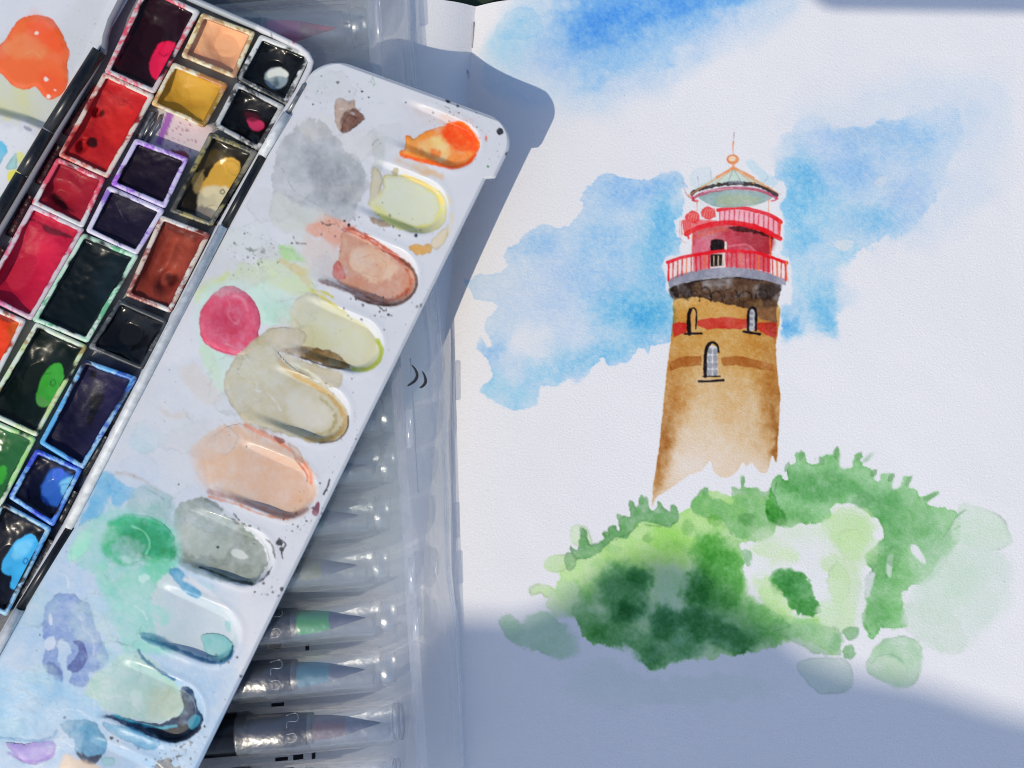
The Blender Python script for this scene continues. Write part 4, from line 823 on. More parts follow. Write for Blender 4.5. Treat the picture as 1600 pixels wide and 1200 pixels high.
W([(292, 1128), (308, 1116), (313, 1128), (300, 1140)], (80, 160, 190), a=0.8, soft=1.6, rough=1.6)
K([(180, 1118), (215, 1130), (250, 1137), (276, 1134)], 4, (70, 170, 200), a=0.85, soft=1.5, rough=1.5)
K([(217, 1017), (226, 1030), (246, 1046), (262, 1056), (272, 1062)], 6, (44, 110, 150), a=0.9, soft=1.4, rough=1.6, w2=4)
W([(160, 1130), (186, 1134), (214, 1140), (232, 1150), (252, 1162), (236, 1172), (206, 1164), (180, 1150)], (84, 156, 198), a=0.88, soft=1.2, rough=2.5, edge=0.3)
# lower end
W([(-60, 1060), (60, 1050), (140, 1090), (160, 1120), (90, 1140), (30, 1156), (-60, 1150)], (152, 190, 222), a=0.85, soft=8, rough=5, mott=0.15)
K([(-40, 1150), (10, 1153), (50, 1158), (80, 1152), (88, 1142)], 4, (80, 140, 190), a=0.75, soft=2, rough=1.5)
W([(8, 1160), (40, 1162), (84, 1158), (86, 1178), (66, 1192), (44, 1194), (22, 1180)], (170, 150, 214), a=0.9, soft=1, rough=2.5, edge=0.25, mott=0.15)
K([(14, 1176), (36, 1188), (64, 1188), (82, 1178)], 4, (140, 106, 196), a=0.6, soft=1.6, rough=1.5)
W([(92, 1134), (112, 1124), (140, 1126), (158, 1144), (166, 1162), (158, 1180), (136, 1188), (118, 1174), (114, 1156)], (70, 144, 184), a=0.94, soft=1.2, rough=2.5, edge=0.25, mott=0.2)
W([(120, 1176), (140, 1182), (158, 1180), (148, 1194), (130, 1194)], (28, 50, 84), a=0.9, soft=1.4, rough=2)
W([(100, 1178), (116, 1182), (150, 1196), (170, 1220), (100, 1220)], (224, 196, 172), a=0.85, soft=2.5, rough=3, edge=0.15)
W([(158, 1186), (176, 1184), (178, 1194), (164, 1196)], (150, 190, 204), a=0.9, soft=1, rough=1.5, edge=0.3)
W([(240, 1200), (262, 1182), (272, 1200), (282, 1196), (276, 1215), (240, 1215)], (120, 110, 104), a=0.75, soft=1, rough=3, edge=0.3)
pal.dots([(225, 1160), (300, 1160), (300, 1200), (235, 1200)], 1, (40, 60, 80), 34, 0.85, 0.8, 2.2, 4)
# chips and specks in the enamel
def chip(x, y, r, c=(38, 42, 52), sd=0):
    q = random.Random(int(x * 31 + y)); k = 7
    W([(x + r * (0.65 + 0.6 * q.random()) * math.cos(j * 6.283 / k), y + r * (0.65 + 0.6 * q.random()) * math.sin(j * 6.283 / k)) for j in range(k)], c, a=0.97, soft=0.7, rough=0.5, sm=False)
for (x, y, r) in ((781, 206, 6), (700, 157, 4.5), (605, 120, 3.5), (793, 240, 4), (528, 129, 3), (502, 119, 1.6), (546, 143, 2), (566, 143, 2), (576, 152, 1.6), (489, 163, 1.4), (634, 160, 1.5), (555, 650, 1), (500, 755, 2), (511, 766, 1.5), (436, 848, 6), (441, 858, 4), (396, 850, 2), (465, 823, 1.6), (443, 812, 1.6),
                  (391, 390, 4), (410, 394, 4), (366, 380, 2.5), (382, 365, 2), (404, 413, 2), (365, 430, 1.6), (373, 577, 1.2), (358, 680, 1.2), (512, 560, 1.2), (101, 1121, 2), (174, 1153, 3.2), (184, 1158, 2.2), (320, 1135, 2.5), (62, 992, 1.4), (556, 686, 1.4), (538, 345, 2), (545, 352, 3), (650, 368, 3), (624, 368, 2), (456, 380, 1.5), (340, 855, 2.6), (279, 757, 1.4), (385, 698, 1.3), (607, 492, 2.4), (593, 487, 1.6), (556, 468, 2.2), (600, 515, 1.4), (398, 925, 2), (440, 920, 4)):
    chip(x, y, r, (38, 42, 52) if r != 4 else (70, 74, 82))
K([(436, 842), (446, 850), (440, 862), (442, 872)], 3, (44, 48, 56), a=0.9, rough=1)
K([(515, 750), (512, 760), (506, 772)], 2.6, (40, 40, 52), a=0.95, rough=1)
W([(494, 788), (498, 784), (499, 796), (494, 806), (488, 800)], (120, 46, 78), a=0.9, soft=0.8, rough=1.4)
K([(582, 120), (586, 132), (580, 128), (582, 120)], 1.0, (60, 150, 70), a=0.8, soft=0.5, rough=0.2)
chip(762, 260, 2.4, (70, 130, 50)); chip(584, 134, 1.4, (70, 160, 80))
for reg, n_, sd in (([(480, 105), (600, 130), (560, 180), (470, 170)], 60, 1), ([(360, 340), (430, 370), (420, 430), (350, 440)], 70, 2), ([(620, 160), (780, 190), (790, 250), (760, 260)], 40, 3), ([(440, 790), (500, 740), (500, 820), (440, 880)], 70, 4), ([(500, 690), (560, 640), (560, 720), (500, 760)], 50, 5), ([(540, 350), (690, 360), (640, 560), (600, 560)], 60, 6), ([(240, 560), (360, 460), (300, 640), (200, 740)], 60, 7), ([(160, 700), (240, 720), (100, 900), (60, 900)], 60, 8), ([(60, 960), (80, 960), (80, 1110), (50, 1110)], 30, 9), ([(320, 1040), (420, 920), (440, 940), (330, 1160)], 50, 10), ([(560, 120), (780, 190), (640, 520), (300, 700), (200, 1100)], 160, 11)):
    pal.dots(reg, 1, (70, 72, 84), n_, 0.75, 0.45, 1.5, 20 + sd)

for (x, y, n_, sd) in ((620, 345, 16, 61), (640, 470, 22, 62), (520, 600, 14, 63), (470, 812, 22, 64), (405, 915, 22, 65), (300, 1165, 26, 66), (345, 1040, 14, 67), (530, 350, 26, 68), (395, 395, 34, 69), (570, 480, 24, 70), (712, 180, 20, 71), (250, 1170, 20, 72)):
    pal.dots([(x - 40, y - 14), (x + 34, y - 20), (x + 44, y + 18), (x - 30, y + 22)], 1, (48, 46, 52), n_, 0.85, 0.6, 2.6, sd)
for (pts, c_) in (([(500, 345), (512, 352), (524, 350), (534, 358)], (90, 92, 96)), ([(458, 372), (466, 380), (478, 380)], (120, 122, 126)), ([(384, 388), (396, 392), (410, 388), (414, 396)], (80, 82, 88)), ([(590, 478), (600, 486), (604, 482)], (70, 66, 66)), ([(404, 826), (414, 842), (424, 850), (430, 872)], (60, 64, 66)), ([(366, 804), (380, 818), (392, 822)], (66, 70, 70)), ([(300, 1160), (284, 1166), (290, 1178), (276, 1182)], (70, 70, 72))):
    K(pts, 2.2, c_, a=0.85, soft=0.7, rough=1.6, rs=4, gap=0.25)
q_ = np.random.default_rng(77)
for i in range(46):
    s0 = q_.random(); u0 = q_.uniform(0.04, 0.52)
    cx = (1 - s0) * (490 + u0 * 300) + s0 * (-60 + u0 * 330); cy = (1 - s0) * (110 + u0 * 110) + s0 * (1130 + u0 * 120)
    rr = q_.uniform(12, 44); k5 = 7
    pl = [(cx + rr * q_.uniform(0.6, 1.5) * math.cos(j * 6.283 / k5) * 1.2, cy + rr * q_.uniform(0.5, 1.2) * math.sin(j * 6.283 / k5)) for j in range(k5)]
    cc = [(188, 190, 198), (196, 200, 196), (204, 198, 196), (198, 206, 208), (182, 188, 200)] if s0 < 0.55 else [(170, 200, 216), (176, 206, 206), (168, 190, 220), (190, 200, 214), (160, 196, 206)]
    W(pl, cc[int(q_.integers(0, 5))], a=q_.uniform(0.12, 0.34), soft=3, rough=6, rs=14, edge=0.28, ew=1.8, vs=1.1, seed=i % 7, mott=0.5, ms=16)
for i in range(60):
    s0 = q_.random(); u0 = q_.uniform(0.05, 0.6)
    cx = (1 - s0) * (490 + u0 * 300) + s0 * (-60 + u0 * 330); cy = (1 - s0) * (110 + u0 * 110) + s0 * (1130 + u0 * 120)
    a0 = q_.uniform(-0.3, 1.2); ln = q_.uniform(14, 60)
    K([(cx, cy), (cx + ln * 0.5 * math.cos(a0), cy + ln * 0.5 * math.sin(a0) + q_.uniform(-5, 5)), (cx + ln * math.cos(a0 + 0.3), cy + ln * math.sin(a0 + 0.3))], q_.uniform(0.8, 3.5), (168, 174, 186) if i % 2 else (222, 224, 232), a=q_.uniform(0.12, 0.4), soft=1.2, rough=1.4, gap=0.25)
pal.settle((204, 206, 219), [(0.20, 12, 31, 3), (0.14, 4, 32, 2), (0.16, 40, 33, 3)])
# ---- left leaf of the box
L = pal
L.wash([(-60, 90), (40, 60), (110, 120), (80, 190), (20, 180), (-60, 170)], (196, 200, 196), a=0.8, soft=18, rough=8, mott=0.2)
L.wash([(-60, 120), (20, 130), (60, 160), (55, 190), (20, 185), (-60, 170)], (204, 204, 160), a=0.7, soft=14, rough=8, mott=0.5, ms=30)
L.wash([(110, 10), (165, 0), (150, 70), (110, 120), (90, 60)], (190, 194, 202), a=0.6, soft=14, rough=6, mott=0.3)
ORL = [(0, 70), (8, 62), (20, 42), (34, 28), (58, 24), (78, 28), (92, 44), (102, 64), (109, 84), (104, 100), (107, 116), (104, 136), (92, 150), (78, 155), (66, 148), (56, 136), (40, 140), (20, 134), (4, 118), (-20, 100), (-20, 84)]
W(ORL, (232, 104, 54), a=1, soft=0.8, rough=1.2, rs=8, edge=0.22, mott=0.15)
W([(10, 68), (40, 50), (70, 72), (60, 92), (30, 90), (10, 84)], (226, 134, 84), a=0.7, soft=8, rough=6, mott=0.4, ms=16)
W([(40, 36), (70, 32), (92, 56), (96, 80), (76, 72), (48, 56)], (236, 82, 34), a=0.7, soft=7, rough=4)
W([(60, 120), (80, 110), (104, 130), (90, 148), (72, 148)], (236, 84, 40), a=0.6, soft=6, rough=4)
for (x, y, r) in ((57, 52, 3.2), (72, 124, 4), (76, 151, 3), (86, 141, 1.5)): chip(x, y, r, (224, 214, 212))
K([(28, 92), (50, 80), (66, 92)], 1.6, (222, 150, 110), a=0.5, rough=1)
L.wash([(-60, 200), (0, 196), (80, 220), (60, 250), (0, 360), (-60, 400)], (214, 217, 228), a=0.9, soft=8, rough=5)
W([(-20, 222), (4, 222), (14, 236), (6, 246), (-4, 262), (-20, 262)], (92, 184, 222), a=0.9, soft=1.4, rough=2.5, edge=0.3, mott=0.2)
W([(12, 256), (24, 240), (28, 250), (26, 264), (12, 264)], (150, 200, 204), a=0.85, soft=1, rough=2, edge=0.3)
W([(26, 244), (34, 238), (42, 256), (32, 262)], (214, 214, 130), a=0.85, soft=2.5, rough=2)
W([(14, 268), (28, 264), (30, 274), (20, 284), (12, 282)], (222, 216, 66), a=0.9, soft=1.5, rough=2)
W([(-20, 300), (4, 310), (6, 330), (-10, 350), (-20, 340)], (150, 206, 206), a=0.8, soft=2, rough=3)
W([(38, 196), (50, 202), (48, 206), (38, 201)], (120, 120, 150), a=0.7, soft=1, rough=1)
L.dots([(0, 180), (80, 210), (60, 240), (20, 260)], 1, (110, 110, 130), 40, 0.6, 0.5, 1.3, 41)
L.dots([(30, 20), (160, 0), (120, 150), (100, 150)], 1, (110, 110, 120), 50, 0.6, 0.5, 1.3, 42)

# ---- tin tray: floor and flange
tin = Canvas((150, 150, 152))
tin.c *= (1 + 0.10 * N(30, 6)[..., None])
tin.wash([(170, 10), (260, -60), (520, 90), (440, 200), (0, 400), (-60, 350)], (120, 122, 130), a=0.6, soft=10, rough=5)
tin.wash([(232, 168), (330, 200), (292, 252), (214, 218)], (186, 184, 190), a=0.95, soft=2, rough=2)
tin.wash([(262, 175), (330, 200), (292, 250), (262, 236), (256, 230)], (208, 190, 200), a=0.9, soft=4, rough=4, mott=0.4)
tin.wash([(262, 172), (272, 178), (252, 228), (242, 224)], (150, 84, 176), a=0.95, soft=1.2, rough=0.8, sm=False)
tin.wash([(268, 238), (284, 236), (296, 244), (290, 252), (272, 246)], (156, 40, 44), a=0.9, soft=1.5, rough=2)
tin.dots([(262, 185), (320, 200), (292, 246), (258, 236)], 1, (130, 40, 100), 70, 0.8, 0.8, 2.6, 51)
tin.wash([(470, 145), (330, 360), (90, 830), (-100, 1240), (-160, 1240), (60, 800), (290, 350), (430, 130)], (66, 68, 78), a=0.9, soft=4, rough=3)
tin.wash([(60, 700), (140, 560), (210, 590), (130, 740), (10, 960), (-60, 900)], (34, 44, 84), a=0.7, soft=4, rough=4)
tin.wash([(165, 60), (185, -10), (230, -60), (260, -40), (215, 20), (185, 90)], (128, 126, 140), a=0.8, soft=4, rough=3)
tin.dots([(170, 60), (240, -60), (260, -40), (60, 330), (30, 320)], 1, (40, 34, 44), 160, 0.85, 0.7, 2.6, 52)
tin.dots([(480, 60), (500, 110), (400, 260), (370, 260), (430, 140)], 1, (26, 28, 34), 190, 0.9, 0.8, 3.2, 53)
flange = Canvas((196, 196, 208))
flange.dots([(380, 20), (490, 80), (480, 120), (380, 60)], 1, (30, 32, 40), 60, 0.9, 0.6, 2.0, 54)
flange.dots([(150, 90), (170, 0), (260, -60), (260, 0), (180, 100)], 1, (50, 46, 60), 200, 0.8, 0.8, 2.8, 55)
flange.wash([(457, 63), (462, 63), (461, 67), (457, 67)], (200, 40, 80), a=1, soft=0.6, rough=0)
flange.wash([(270, -40), (404, 30), (396, 52), (262, -10)], (150, 158, 170), a=0.9, soft=3, rough=2, sm=False)
flange.wash([(150, 90), (165, 20), (230, -60), (262, -40), (190, 60), (165, 110)], (112, 112, 126), a=0.9, soft=4, rough=3)
flange.wash([(168, 110), (60, 300), (-20, 440), (-60, 420), (20, 260), (140, 80)], (124, 124, 134), a=0.9, soft=3, rough=2)

# ================================================================== paint box: shapes
ZL = 0.034
box = thing('paint_box', 'open enamelled tin paint box with a stained white mixing wing and rows of coloured pans', 'paint box')
AX = np.array([0.925, 0.38]); WELLS = [(713, 226, 36), (656, 322, 42), (607, 431, 44), (555, 539, 42), (502, 647, 43), (449, 765, 44), (383, 871, 43), (330, 991, 44), (269, 1112, 47), (214, 1232, 47), (160, 1350, 47)]
def relief(X, Y):
    dep = np.zeros(X.shape); rid = np.zeros(X.shape)
    for (cx, cy, r) in WELLS:
        d, t = seg_d(X, Y, (cx - AX[0] * 115, cy - AX[1] * 115), (cx, cy))
        sd = r + 3 + 1.2 * (1 - t) - d
        dep = np.maximum(dep, 0.0025 * sstep(t * 1.02) * sstep(sd / 13))
        rid = np.maximum(rid, np.exp(-((sd + 3) / 5.0) ** 2) * sstep(t * 1.3))
    return dep - 0.00008 * rid * (dep < 0.0003)
TLq, TRq, BRq, BLq = np.array([500, 84.]), np.array([801, 193.]), np.array([194, 1437.]), np.array([-150, 1300.])
nr, nc = 900, 225
s_ = np.linspace(0, 1, nr) ** 1.0; Lpx = 1360.0
s_ = np.concatenate([np.linspace(0, 0.03, 50)[:-1], np.linspace(0.03, 1, nr - 49)])
u_ = np.linspace(0, 1, nc)
rc = 46.0
tpx = s_ * Lpx
inset = np.where(tpx < rc, rc - np.sqrt(np.maximum(rc * rc - (rc - tpx) ** 2, 0)), 0.0)
insL = inset * 1.15
tab = 13.0 * (1 - sstep((tpx - 86) / 9))
Wpx = 330.0
ul = insL / Wpx; ur = 1 + (tab - inset * 1.15) / Wpx
U = ul[:, None] + (ur - ul)[:, None] * u_[None, :]
Sg = np.repeat(s_[:, None], nc, 1)
PXg = (1 - Sg) * ((1 - U) * TLq[0] + U * TRq[0]) + Sg * ((1 - U) * BLq[0] + U * BRq[0])
PYg = (1 - Sg) * ((1 - U) * TLq[1] + U * TRq[1]) + Sg * ((1 - U) * BLq[1] + U * BRq[1])
Dg = relief(PXg, PYg)
# soft rolled edge of the plate
edge_d = np.minimum(np.minimum(U - ul[:, None], ur[:, None] - U) * Wpx, Sg * Lpx)
Zg = ZL - Dg - 0.0007 * (1 - sstep(edge_d / 5.0)) + 0.00012 * np.sin(PXg * 0.03 + 1) * np.sin(PYg * 0.02)
k = PX * (H - Zg) / H
v = np.stack([(PXg - 800) * k, (600 - PYg) * k, Zg], -1).reshape(-1, 3)
c = pal.sample(PXg.ravel(), PYg.ravel())
f = grid_faces(nr, nc)
# rim folded down around the plate
ring = [(0, j) for j in range(nc)] + [(i, nc - 1) for i in range(1, nr)] + [(nr - 1, j) for j in range(nc - 2, -1, -1)] + [(i, 0) for i in range(nr - 2, 0, -1)]
ri = np.array([i * nc + j for i, j in ring]); nv = len(v)
v2 = v[ri].copy(); v2[:, 2] -= 0.0016
c2 = np.repeat(alb((150, 154, 166))[None], len(ri), 0)
j = np.arange(len(ri)); fr = np.stack([ri, ri[(j + 1) % len(ri)], nv + (j + 1) % len(ri), nv + j], -1)
wing = mesh_from('mixing_wing', np.concatenate([v, v2]), np.concatenate([f, fr]), M_ENAMEL, box, True, np.concatenate([c, c2]), 'white fold-out mixing wing with nine paint-stained wells')

def puddle(poly, label, thick=0.00007, step=1.5, mat=M_POOL, parent=None, zf=None, rough=1.2, rs=9, rim=9.0):
    p = smooth_pts(poly)
    x0, y0 = p.min(0) - 4; x1, y1 = p.max(0) + 4
    xs = np.arange(x0, x1, step); ys_ = np.arange(y0, y1, step)
    X, Y = np.meshgrid(xs, ys_)
    d = sd_poly(p, X.astype(np.float32), Y.astype(np.float32))
    ix = np.clip((Y - Y0).astype(int), 0, CH - 1); iy = np.clip((X - X0).astype(int), 0, CW - 1)
    d = d + rough * N(rs, 0)[ix, iy]
    Z = (zf(X, Y) if zf else ZL - relief(X, Y)) + 0.00004 + thick * sstep(d / rim) * (1 + 0.15 * N(18, 7)[ix, iy])
    k = PX * (H - Z) / H
    v = np.stack([(X - 800) * k, (600 - Y) * k, Z], -1).reshape(-1, 3)
    keep = (d > 0).ravel()
    f = grid_faces(len(ys_), len(xs)); f = f[keep[f].all(1)]
    used = np.unique(f); mp = np.full(len(v), -1); mp[used] = np.arange(len(used))
    c = pal.sample(X.ravel()[used], Y.ravel()[used])
    return mesh_from('paint_puddle', v[used], mp[f], mat, parent or wing, True, c, label)
puddle(PINK, 'glossy pink paint puddle', 0.00022)
puddle([(628, 244), (624, 238), (634, 228), (633, 214), (640, 212), (646, 218), (662, 206), (678, 202), (690, 197), (712, 190), (728, 194), (744, 212), (749, 228), (744, 242), (734, 254), (716, 262), (700, 262), (672, 256), (650, 250)], 'bright orange paint in the topmost well', 0.00012)
puddle([(578, 322), (598, 296), (600, 275), (618, 274), (640, 276), (665, 286), (692, 304), (699, 325), (694, 348), (676, 362), (650, 364), (620, 356), (600, 346)], 'pale yellow-green paint pool')
puddle([(533, 366), (548, 358), (572, 366), (600, 384), (628, 404), (646, 426), (648, 448), (636, 466), (616, 474), (588, 472), (560, 458), (534, 444), (524, 430), (530, 396)], 'terracotta paint pool with a dark dried edge')
puddle([(456, 480), (470, 463), (492, 458), (520, 476), (548, 492), (575, 512), (592, 535), (596, 556), (588, 572), (566, 580), (540, 574), (505, 560), (480, 548), (458, 520)], 'pale olive paint pool')
puddle(TA, 'large taupe paint pool')
puddle([(320, 700), (352, 668), (380, 662), (404, 676), (440, 692), (474, 716), (490, 742), (492, 770), (480, 796), (456, 808), (424, 802), (385, 790), (350, 778), (328, 766)], 'salmon paint pool')
puddle([(292, 800), (322, 780), (345, 792), (372, 812), (404, 838), (418, 858), (420, 880), (408, 898), (396, 912), (374, 908), (344, 900), (310, 888), (282, 876), (272, 850)], 'grey-green paint pool')
puddle([(162, 850), (168, 820), (192, 804), (228, 806), (258, 820), (272, 842), (272, 872), (250, 880), (226, 876), (196, 884), (172, 876)], 'emerald paint puddle', 0.00004)
puddle([(282, 1078), (292, 1072), (304, 1084), (308, 1104), (316, 1120), (314, 1138), (300, 1152), (278, 1160), (256, 1158), (232, 1148), (206, 1138), (176, 1124), (176, 1116), (214, 1126), (250, 1130), (272, 1122), (286, 1108)], 'dark blue paint collected along a well edge')
puddle([(8, 1160), (40, 1162), (84, 1158), (86, 1178), (66, 1192), (44, 1194), (22, 1180)], 'violet paint puddle')
puddle([(314, 992), (336, 988), (356, 996), (364, 1008), (360, 1026), (344, 1034), (326, 1024), (318, 1010)], 'teal paint at the tip of a well')

# left leaf
ZLF = 0.0318
leafp = np.array([(-170, -130), (240, -130), (172, 20), (140, 84), (112, 140), (92, 190), (78, 204), (40, 188), (0, 177), (-170, 150)], float)
def leaf_z(X, Y):
    d = sd_poly(leafp, np.asarray(X, np.float32), np.asarray(Y, np.float32))
    return ZLF - 0.0026 * sstep(d / 14 + 0.3)
nl, ml = 380, 240
vv = np.linspace(0, 1, nl)[:, None] * np.ones((1, ml)); uu = np.linspace(0, 1, ml)[None, :] * np.ones((nl, 1))
LY = -115 + vv * 560
xr_ = 158 - 0.583 * (LY - 72)
LX = -165 + uu * (xr_ + 165)
LZ = leaf_z(LX, LY)
k = PX * (H - LZ) / H
leaf = mesh_from('mixing_leaf', np.stack([(LX - 800) * k, (600 - LY) * k, LZ], -1).reshape(-1, 3), grid_faces(nl, ml), M_ENAMEL, box, True, pal.sample(LX.ravel(), LY.ravel()), 'white mixing leaf beyond the black hinge, with an orange puddle')
puddle(ORL, 'orange-red paint puddle on the leaf', 0.0002, parent=leaf, zf=leaf_z)

# tray
tray_out = [(-520, 1240), (0, 350), (157, 80), (160, 56), (168, 30), (186, -5), (205, -40), (226, -46), (300, -7), (404, 38), (470, 70), (484, 82), (491, 96), (488, 108), (470, 145), (440, 192), (350, 352), (107, 825), (-20, 1045), (-140, 1290), (-500, 1290)]
def inset_poly(p, d):
    p = np.array(p, float); n = len(p); out = []
    for i in range(n):
        a = p[i - 1]; b = p[i]; c_ = p[(i + 1) % n]
        e1 = (b - a) / (np.linalg.norm(b - a) + 1e-9); e2 = (c_ - b) / (np.linalg.norm(c_ - b) + 1e-9)
        n1 = np.array([-e1[1], e1[0]]); n2 = np.array([-e2[1], e2[0]]); m = n1 + n2
        m /= max(1e-6, np.linalg.norm(m)); out.append(b + m * d / max(0.4, m @ n1))
    return np.array(out)
def densify(p, st=4.0):
    p = np.array(p, float); out = []
    for i in range(len(p)):
        a = p[i]; b = p[(i + 1) % len(p)]; m = max(1, int(np.linalg.norm(b - a) / st))
        for q in range(m): out.append(a + (b - a) * q / m)
    return np.array(out)
to = densify(tray_out, 3.0)
zf_ = 0.0290
def rings(name, loops, mat, parent, canvas, close=False, label=None):
    # loops: list of (px points, z)
    vs = []; cs = []; n = len(loops[0][0])
    for li, (p, z) in enumerate(loops):
        q = np.asarray(p); k = PX * (H - z) / H
        vs.append(np.stack([(q[:, 0] - 800) * k, (600 - q[:, 1]) * k, np.full(n, z)], -1))
        cs.append(canvas[li](q) if isinstance(canvas, list) else canvas(q) if callable(canvas) else canvas.sample(q[:, 0], q[:, 1]))
    i = np.arange(n); fs = [np.stack([a * n + i, a * n + (i + 1) % n, (a + 1) * n + (i + 1) % n, (a + 1) * n + i], -1) for a in range(len(loops) - 1)]
    return mesh_from(name, np.concatenate(vs), np.concatenate(fs), mat, parent, False, np.concatenate(cs), label)
sgn = 1.0
_t = inset_poly(to, 5.0)
if abs(sd_poly(np.array(tray_out, float), np.array([[_t[200][0]]]), np.array([[_t[200][1]]]))[0, 0]) and sd_poly(np.array(tray_out, float), np.array([[_t[200][0]]]), np.array([[_t[200][1]]]))[0, 0] < 0: sgn = -1.0
rings('tray_rim', [(to, zf_ + 0.0002), (to, ZL - 0.0008), (inset_poly(to, 1.5 * sgn), ZL - 0.0003), (inset_poly(to, 5 * sgn), ZL - 0.0003), (inset_poly(to, 9 * sgn), ZL - 0.0008), (inset_poly(to, 11 * sgn), ZL - 0.003), (inset_poly(to, 11 * sgn), zf_)], M_TRAY, box, flange)
# tray floor
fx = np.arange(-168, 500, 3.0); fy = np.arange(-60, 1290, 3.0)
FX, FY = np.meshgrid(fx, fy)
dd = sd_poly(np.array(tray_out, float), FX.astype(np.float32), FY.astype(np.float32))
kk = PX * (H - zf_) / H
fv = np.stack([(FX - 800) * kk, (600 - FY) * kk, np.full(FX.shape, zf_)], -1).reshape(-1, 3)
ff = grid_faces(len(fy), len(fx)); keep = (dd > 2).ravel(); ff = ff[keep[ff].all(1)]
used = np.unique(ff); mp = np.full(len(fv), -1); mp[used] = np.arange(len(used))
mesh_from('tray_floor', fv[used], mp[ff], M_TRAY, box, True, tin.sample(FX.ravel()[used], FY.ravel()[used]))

def rod(name, a, b, r, z, mat, n=14, label=None):
    return tube(name, [V(a[0], a[1], z), V((a[0] + b[0]) / 2, (a[1] + b[1]) / 2, z), V(b[0], b[1], z)], r, mat, box, n, label)
for a, b in (((449, 178), (409, 243)), ((349, 354), (107, 824)), ((31, 952), (-30, 1062))):
    rod('hinge_barrel', a, b, 0.00125, ZL + 0.0002, M_ROD, label='white enamelled hinge barrel')
for a, b in (((410, 246), (352, 352)), ((112, 822), (32, 950))):
    rod('hinge_barrel', a, b, 0.0012, ZL - 0.0004, M_BLACK, label='black hinge barrel')
for a, b in (((155, 80), (77, 204)), ((76, 206), (36, 272)), ((35, 274), (-24, 372))):
    rod('hinge_barrel', a, b, 0.0019, ZL - 0.0006, M_BLACK, label='black hinge barrel')
rod('hinge_pin', (476, 132), (450, 176), 0.0006, ZL, M_STEEL)

def bar(name, q, z0, z1, mat, label=None, n=14, jag=0.6):
    # q: four corners (px) of a long strip, ragged top
    q = np.array(q, float); vs = []
    r = random.Random(int(q[0][0] * 7 + q[0][1]))
    for i in range(n + 1):
        t = i / n
        a = q[0] + (q[3] - q[0]) * t; b = q[1] + (q[2] - q[1]) * t
        j1, j2 = r.uniform(-jag, jag), r.uniform(-jag, jag)
        zt = z1 + r.uniform(-0.0003, 0.0002)
        vs += [P(a[0] + j1, a[1], z0), P(a[0] + j1, a[1], zt), P((a[0] + b[0]) / 2, (a[1] + b[1]) / 2, zt + 0.0004), P(b[0] + j2, b[1], zt), P(b[0] + j2, b[1], z0)]
    fs = []
    for i in range(n):
        for m in range(4):
            fs.append((i * 5 + m, i * 5 + m + 1, (i + 1) * 5 + m + 1, (i + 1) * 5 + m))
    fs += [(0, 1, 2, 3, 4), tuple(n * 5 + m for m in (4, 3, 2, 1, 0))]
    return mesh_from(name, vs, fs, mat, box, True, label=label)
for q in ([(146, 132), (158, 140), (110, 216), (97, 208)], [(86, 224), (97, 231), (66, 292), (54, 285)], [(42, 302), (53, 309), (20, 372), (8, 366)], [(0, 385), (8, 392), (-20, 440), (-30, 434)]):
    bar('retaining_clip', q, zf_, 0.0312, M_CLIP, 'clip crusted with dark red paint')
for q in ([(390, 249), (402, 254), (372, 306), (360, 300)], [(352, 318), (366, 316), (345, 356), (332, 350)], [(206, 590), (216, 596), (178, 664), (168, 658)], [(160, 680), (172, 684), (134, 744), (122, 738)], [(112, 765), (122, 770), (96, 820), (86, 814)], [(76, 842), (90, 848), (40, 940), (24, 930)], [(322, 372), (330, 376), (272, 486), (264, 482)]):
    bar('retaining_clip', q, zf_, 0.0318, M_CLIPK, 'dark retaining clip beside the pans')
# the empty place between the ochre and the violet pan: its spring strip
for i, (a, b) in enumerate((((244, 176), (222, 218)), ((252, 180), (230, 222)))):
    tube('spring_strip', [V(a[0], a[1], zf_ + 0.0004), V((a[0] + b[0]) / 2, (a[1] + b[1]) / 2, zf_ + 0.0016), V(b[0], b[1], zf_ + 0.0004)], 0.0004, M_STEEL, box, 8)
bar('spring_strip', [(232, 172), (242, 176), (221, 218), (211, 214)], zf_, zf_ + 0.0012, M_STEEL, jag=0.1)

